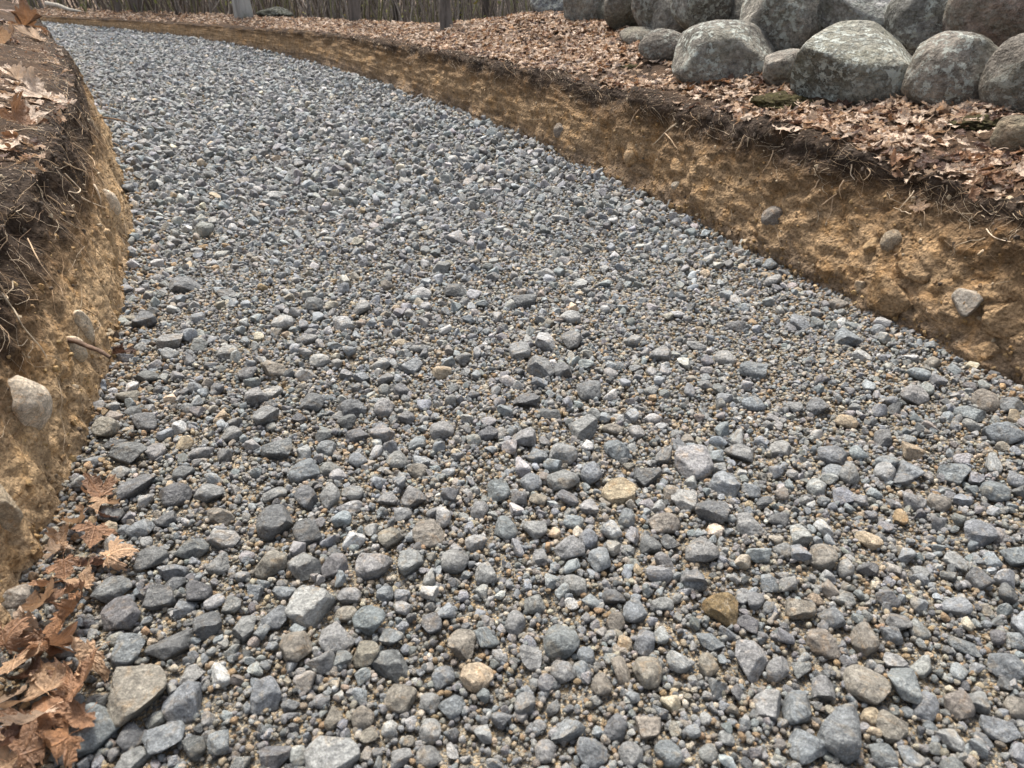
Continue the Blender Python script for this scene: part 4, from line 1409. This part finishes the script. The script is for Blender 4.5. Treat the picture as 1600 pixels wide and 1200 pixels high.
# the snapped twig across the pale stones
p, nrm, d = hit('L', 106, 534)
a = p + nrm * .012
b = at_d(172, 558, d - .01)
P3 = np.array([(a.lerp(b, t) + Vector((0, 0, .006 * math.sin(3 * t) + .002 * math.sin(11 * t))))[:] for t in np.linspace(-.12, 1, 12)])
V, Q = tube(P3, np.linspace(.0085, .0055, 12) * (1 + .12 * np.sin(np.arange(12) * 2.3)), 8)
tag(obj('twig', np_mesh('twig', V, Q, True, M_TWIG)), 'snapped brown twig sticking out of the pale bank across two stones', 'twig')

# ---- crumbs and little stones in the faces of the banks
BK = bpy.data.collections.new('crumb_kinds')
for q in range(8):
    V, Fa = stone_verts(900 + q, 3, 'a')
    me = np_mesh('crumb_kind_%02d' % q, V, Fa, True, M_GRAVEL)
    BK.objects.link(bpy.data.objects.new('crumb_kind_%02d' % q, me))
for key, cnt, soil in (('R', 7500, ((.24, .145, .055), (.17, .105, .05), (.42, .33, .22), (.30, .20, .09), (.08, .055, .035))),
                       ('L', 3200, ((.36, .23, .10), (.26, .165, .075), (.50, .40, .27), (.40, .27, .12), (.07, .05, .033)))):
    S = SURF[key]; P, N, ys, nf = S['P'], S['N'], S['ys'], S['nf']
    dd = np.hypot(ys, 1.6)
    wts = np.where((ys > .3) & (ys < 12), np.gradient(ys) / dd ** .8, 0); wts /= wts.sum()
    i = rng.choice(len(ys), cnt, p=wts)
    j = np.where(rng.random(cnt) < .35, rng.integers(4, 16, cnt), rng.integers(6, nf + 8, cnt))
    pts = P[i, j] + rng.normal(0, .003, (cnt, 3))
    R = .0018 + .0080 * rng.random(cnt) ** 3.5
    R = np.where((j < 14) & (rng.random(cnt) < .25), R * 1.5, R)
    sel = rng.choice(5, cnt, p=(.38, .3, .12, .16, .04))
    sel = np.where(j > nf - 16, np.where(rng.random(cnt) < .82, 4, 2), sel)
    c = np.array(soil)[sel] * np.exp(rng.normal(0, .2, (cnt, 1)))
    scl = R[:, None] * rng.uniform(.7, 1.3, (cnt, 3))
    scatter('soil_crumbs', pts, rng.uniform(0, 6.28, (cnt, 3)), scl, rng.integers(0, 8, cnt), c, BK)

# ---- scraps of broken leaf on the bank tops
F1 = sample('L', 2600, -.02, .9, .4, 8); F2 = sample('R', 2200, -.03, .5, .6, 9)
fp = np.concatenate([F1[0], F2[0]]); fn = np.concatenate([F1[1], F2[1]]); n = len(fp)
rot = np.zeros((n, 3))
for q in range(n):
    rot[q] = ((Vector(fn[q]) + UP * .3).normalized().to_track_quat('Z', 'Y') @ Euler((random.gauss(0, .4), random.gauss(0, .4), random.uniform(0, 6.28))).to_quaternion()).to_euler()[:]
scl = rng.uniform(.004, .012, n)[:, None] * rng.uniform(.5, 1.5, (n, 3))
cols = np.array([LEAF_COL[c] for c in rng.choice(list('pppccno'), n)]) * np.exp(rng.normal(0, .2, (n, 1)))
scatter('leaf_scraps', fp + fn * .003, rot, scl, rng.integers(0, 14, n), cols, LK)

# ---- slabs and clods breaking away from the near cut bank
for q, (x, y, ww, hh, lab) in enumerate(((1384, 462, 84, 70, 'large ochre soil slab breaking away at the foot of the near cut bank'),
                                         (1296, 420, 40, 34, 'soil clod left of the breaking slab in the cut bank'),
                                         (1536, 548, 60, 36, 'brown soil clod at the foot of the near end of the cut bank'),
                                         (1424, 420, 54, 40, 'ochre clod just above the breaking slab'),
                                         (1574, 500, 60, 60, 'ochre clod beside the pale faceted stone in the cut bank'))):
    p, nrm, d = hit('R', x, y)
    V, Fa = ico(5)
    V = V.copy()
    r_ = np.random.default_rng(40 + q)
    D = r_.normal(size=(10, 3)); D /= np.linalg.norm(D, axis=1, keepdims=True)
    for dv, l in zip(D, r_.uniform(.45, .85, 10)):
        V -= np.maximum(V @ dv - l, 0)[:, None] * dv
    V *= 1 + (.14 * fbm(V + q * 5, 2.2, 5, 71) + .05 * fbm(V + q, 11, 3, 72))[:, None]
    V = V * np.array((ww * d / F * .62, .028, hh * d / F * .55))
    me = np_mesh('soil_clod', V, Fa, True, M_RBANK)
    attr(me, 'hrel', 'FLOAT', np.full(len(V), .34))
    o = obj('soil_clod', me); o.location = p - Vector((nrm.x, nrm.y, 0)) * .004
    o.rotation_euler = (-.2, random.gauss(0, .2), math.atan2(nrm.x, -nrm.y))
    tag(o, lab, 'clod', 'clods breaking from the cut bank')

# ------------------------------------------------------------------ moss
for q, (x, y, ww, hh, lab) in enumerate(((1222, 148, 92, 46, 'mossy hummock below the small grey brown boulder'),
                                         (1532, 182, 78, 34, 'moss patch between the two right hand bottom boulders'),
                                         (985, 100, 34, 14, 'small moss patch among the leaves near the small low boulder'))):
    p, nrm, d = hit('R', x, y + hh * .3)
    W_ = ww * d / F / 2
    V, Fa = ico(5)
    V = V * (1 + .45 * fbm(V + q * 9, 2.0, 5, 501) + .22 * fbm(V + q, 9, 4, 502))[:, None]
    V = V * np.array((W_, W_ * .8, hh * d / F / 2.8))
    o = obj('moss_clump', np_mesh('moss_clump', V, Fa, True, M_MOSS)); o.location = p - nrm * .01
    tag(o, lab, 'moss', 'moss clumps along the wall')

# ------------------------------------------------------------------ the wood beyond
def floor_at(x, y):
    h_ = BVH['R'].ray_cast(Vector((x, y, 5)), Vector((0, 0, -1)))
    return h_[0].z if h_[0] is not None else -2.4


def trunk_mesh(name, seed, hgt, r0, flare, mat, lean=0.0):
    n, s = 40, 22
    t = np.linspace(0, 1, n) ** 1.8
    r = np.random.default_rng(seed)
    rad = r0 * (1 - .72 * t) + flare * r0 * np.exp(-t * hgt / (1.6 * r0 + .12))
    ang = np.linspace(0, 2 * math.pi, s, endpoint=False)
    cx = lean * t * hgt + .10 * np.cumsum(r.normal(0, .06, n)); cy = .10 * np.cumsum(r.normal(0, .06, n))
    lob = 1 + (.30 * np.exp(-t * hgt / (1.2 * r0 + .1)))[:, None] * np.cos(5 * ang + r.uniform(0, 6))[None, :] * (1 if flare > .4 else .4)
    V = np.stack([cx[:, None] + rad[:, None] * lob * np.cos(ang), cy[:, None] + rad[:, None] * lob * np.sin(ang), (t * hgt - .25)[:, None] + 0 * ang[None, :]], 2).reshape(-1, 3)
    V += (r0 * .09 * fbm(V * np.array((1, 1, .4)), 5 / max(r0 * 4, .4), 3, seed))[:, None] * np.stack([np.cos(np.tile(ang, n)), np.sin(np.tile(ang, n)), np.zeros(n * s)], 1)
    Q = []
    for i in range(n - 1):
        for k in range(s):
            Q.append((i * s + k, i * s + (k + 1) % s, (i + 1) * s + (k + 1) % s, (i + 1) * s + k))
    return np_mesh(name, V, np.array(Q), True, mat), np.stack([cx, cy, t * hgt - .25], 1), rad


def bare_tree(seed, hgt, r0, flare, mat, lean=0.0):
    root = bpy.data.objects.new('bare_tree', None); COL.objects.link(root)
    me, axis, rad = trunk_mesh('trunk', seed, hgt, r0, flare, mat, lean)
    obj('trunk', me, root)
    r = np.random.default_rng(seed + 1)
    crown = Pile()
    for q in range(6):
        i = int(r.integers(24, 37)); a = axis[i]
        az = r.uniform(0, 6.28); L_ = hgt * r.uniform(.18, .34)
        tt = np.linspace(0, 1, 9)
        dirv = np.array((math.cos(az), math.sin(az), .7))
        pts = a + tt[:, None] * L_ * dirv + np.stack([.06 * L_ * np.cumsum(r.normal(0, .3, 9)), .06 * L_ * np.cumsum(r.normal(0, .3, 9)), .18 * L_ * tt ** 2], 1)
        pts[0] = a
        V, Q = tube(pts, rad[i] * .55 * (1 - .85 * tt), 7)
        obj('limb', np_mesh('limb', V, Q, True, mat), root)
        for w_ in range(14):
            b = pts[int(r.integers(3, 9))]
            dv = r.normal(size=3); dv[2] = abs(dv[2]) * .7
            tp = np.linspace(0, 1, 5)
            tw = b + tp[:, None] * dv * .16 * L_ + .03 * L_ * r.normal(size=(5, 3)) * tp[:, None]
            V, Q = tube(tw, .010 * (1 - .8 * tp) + .002, 4)
            crown.add(V, Q)
    obj('crown', crown.mesh('crown', mat), root)
    return root


def copy_tree(o, parent=None):
    c = o.copy(); COL.objects.link(c)
    if parent is not None: c.parent = parent
    for ch in o.children: copy_tree(ch, c)
    return c


def edge_hit(x, y):
    """the forest floor at a pixel, or the nearest floor below it in view"""
    for k in range(40):
        p, nrm, d = hit('R', x, y + k)
        if p is not None and d < 19: return p, nrm, d
    return at_d(x, y, 14), UP, 14


def place(o, px_, py_, back=0.0):
    p, nrm, d = edge_hit(px_, py_)
    o.location = (p.x, p.y, p.z - .02)
    return p, d


t1 = bare_tree(1, 9, .155, .25, M_BARK[1], -.03)
place(t1, 383, 28); tag(t1, 'pale smooth trunk standing at the edge of the wood', 'tree')
t2 = bare_tree(2, 9, .085, .5, M_BARK[0]); place(t2, 556, 32); tag(t2, 'slim grey trunk at the edge of the wood, right of the dark rock', 'tree')
t3 = bare_tree(3, 9, .055, 1.6, M_BARK[0]); place(t3, 700, 44); tag(t3, 'slim trunk with spreading root flare standing nearest the wall', 'tree')
t5 = bare_tree(5, 9, .16, .4, M_BARK[0]); place(t5, 222, 18); tag(t5, 'grey trunk over the far bend of the track', 'tree')
kinds = [bare_tree(20 + q, 11, .05 + .02 * q, .5, M_BARK[(0, 2, 0, 2)[q]]) for q in range(4)]
WORDS = ['grey brown', 'dark', 'thick grey brown', 'thick dark']
spots = []
tries = 0
while len(spots) < 60 and tries < 4000:
    tries += 1
    a = math.radians(random.uniform(-1, 36)); dist_ = random.uniform(16, 38)
    x, y = -dist_ * math.sin(a) + random.uniform(-.5, .5), dist_ * math.cos(a)
    if x < right_x(y) + 2.5: continue
    if all(math.hypot(x - s[0], y - s[1]) > 1.3 for s in spots): spots.append((x, y))
spots.sort(key=lambda s: math.atan2(s[0], s[1]))
NTH = NUM + ['twenty first ', 'twenty second ', 'twenty third ', 'twenty fourth ', 'twenty fifth ', 'twenty sixth ', 'twenty seventh ']
used = {}
firsts = set()
for s in spots:
    k = random.randrange(4)
    o = kinds[k] if k not in firsts else copy_tree(kinds[k]); firsts.add(k)
    o.location = (s[0], s[1], floor_at(*s) - .05); o.rotation_euler = (0, 0, random.uniform(0, 6.28))
    sc_ = random.uniform(.8, 1.2); o.scale = (sc_, sc_, 1.1)
    used[k] = used.get(k, 0) + 1
    nth = NTH[used[k] - 1] if used[k] > 1 else 'first '
    tag(o, f'{nth}{WORDS[k]} trunk from the left in the depth of the wood', 'tree', 'bare trees of the wood')

# brush and saplings: one tangle
pile = Pile()
for q in range(7500):
    a = math.radians(random.uniform(-6, 40)); dist_ = random.uniform(15.5, 40)
    x, y = -dist_ * math.sin(a), dist_ * math.cos(a)
    if x < right_x(y) + 2.2 and y < 19: continue
    z = floor_at(x, y)
    hh = random.uniform(.4, 3.6); n = 6
    tt = np.linspace(0, 1, n)
    lean = np.array((random.gauss(0, .22), random.gauss(0, .22)))
    pts = np.stack([x + lean[0] * tt * hh + np.cumsum(rng.normal(0, .03, n)), y + lean[1] * tt * hh + np.cumsum(rng.normal(0, .03, n)), z - .1 + tt * hh * (1 - .12 * tt)], 1)
    V, Q = tube(pts, np.linspace(1, .35, n) * random.uniform(.006, .028), 3)
    c = np.array(random.choice(((.18, .15, .125), (.23, .20, .17), (.13, .105, .085), (.28, .245, .21), (.20, .19, .10)))) * random.uniform(.7, 1.3)
    pile.add(V, Q, c)
o = obj('undergrowth', pile.mesh('undergrowth', M_FIBRE)); o['kind'] = 'stuff'
# low leafy scrub with pale green and yellow buds
pile = Pile()
for q in range(2600):
    a = math.radians(random.choice((random.gauss(24, 4), random.uniform(0, 38), random.gauss(4, 3)))); dist_ = random.uniform(15, 30)
    x, y = -dist_ * math.sin(a), dist_ * math.cos(a)
    z = floor_at(x, y) + random.uniform(.2, 2.0)
    s = random.uniform(.02, .05)
    e = Euler((random.uniform(0, 6), random.uniform(0, 6), random.uniform(0, 6))).to_matrix()
    V = np.array([(e @ Vector(v) * s)[:] for v in ((-1, -.4, 0), (1, -.3, .1), (.8, .5, 0), (-.7, .5, .2))]) + (x, y, z)
    pile.add(V, np.array([(0, 1, 2, 3)]), np.array(random.choice(((.17, .18, .05), (.22, .21, .07), (.12, .14, .05), (.30, .26, .07)))))
o = obj('budding_scrub', pile.mesh('budding_scrub', M_FIBRE)); o['kind'] = 'stuff'
# a dark mossy rock at the edge of the wood, and a bleached fallen branch by the far bend
p, nrm, d = edge_hit(430, 27)
V, Fa = stone_verts(960, 4, 'r'); W_ = 54 * d / F / 2
o = obj('mossy_rock', np_mesh('mossy_rock', V * np.array((W_, W_ * .8, 24 * d / F / 2)), Fa, True, M_BOULDER)); o.location = p + Vector((0, 0, .03)); o.color = (.05, .05, .035, .3)
tag(o, 'dark rounded rock at the edge of the wood, right of the pale trunk', 'rock')
p, nrm, d = edge_hit(100, 20)
pts = np.array([(p.x - .5, p.y + .3, p.z + .16), (p.x - .2, p.y + .2, p.z + .13), (p.x + .1, p.y + .05, p.z + .06), (p.x + .45, p.y - .1, p.z + .03)])
V, Q = tube(pts, (.05, .045, .035, .02), 8)
me = np_mesh('fallen_branch', V, Q, True, M_FIBRE); attr(me, 'col', 'FLOAT_COLOR', np.tile((.45, .41, .34, 1), (len(V), 1)))
tag(obj('fallen_branch', me), 'bleached fallen branch beside the far bend of the track', 'branch')
# ------------------------------------------------------------------ light, world, camera
SUN_EL, SUN_AZ = math.radians(60), math.radians(-18)      # azimuth measured from +Y towards +X
w = bpy.data.worlds.new('World'); scene.world = w
w.use_nodes = True
nt = w.node_tree
sky = nt.nodes.new('ShaderNodeTexSky'); sky.sky_type = 'NISHITA'; sky.sun_disc = False
sky.sun_elevation = SUN_EL; sky.sun_rotation = SUN_AZ
sky.air_density = 1.0; sky.dust_density = 4.0; sky.ozone_density = 1.0
bg = nt.nodes['Background']; bg.inputs['Strength'].default_value = .115
hs = nt.nodes.new('ShaderNodeHueSaturation'); hs.inputs['Saturation'].default_value = .45      # a veiled, nearly white sky
nt.links.new(sky.outputs[0], hs.inputs['Color']); nt.links.new(hs.outputs[0], bg.inputs['Color'])
sl = bpy.data.lights.new('sun', 'SUN'); sl.energy = 2.7; sl.angle = math.radians(16); sl.color = (1.0, .95, .87)
so = bpy.data.objects.new('sun', sl); COL.objects.link(so)
d = Vector((math.sin(SUN_AZ) * math.cos(SUN_EL), math.cos(SUN_AZ) * math.cos(SUN_EL), math.sin(SUN_EL)))
so.rotation_euler = d.to_track_quat('Z', 'Y').to_euler(); so.location = d * 20
cam = bpy.data.cameras.new('camera'); co = bpy.data.objects.new('camera', cam); COL.objects.link(co)
cam.sensor_width = 36; cam.lens = 36 * F / 1600; cam.clip_end = 3000; cam.clip_start = .05
co.location = (0, 0, H); co.rotation_euler = (math.pi / 2 - PITCH, 0, 0)
cam.dof.use_dof = True; cam.dof.focus_distance = 2.6; cam.dof.aperture_fstop = 5.6
scene.camera = co
scene.view_settings.view_transform = 'Standard'; scene.view_settings.look = 'None'
scene.view_settings.exposure = 1.38; scene.view_settings.gamma = 1
scene.cycles.max_bounces = 5; scene.cycles.diffuse_bounces = 3
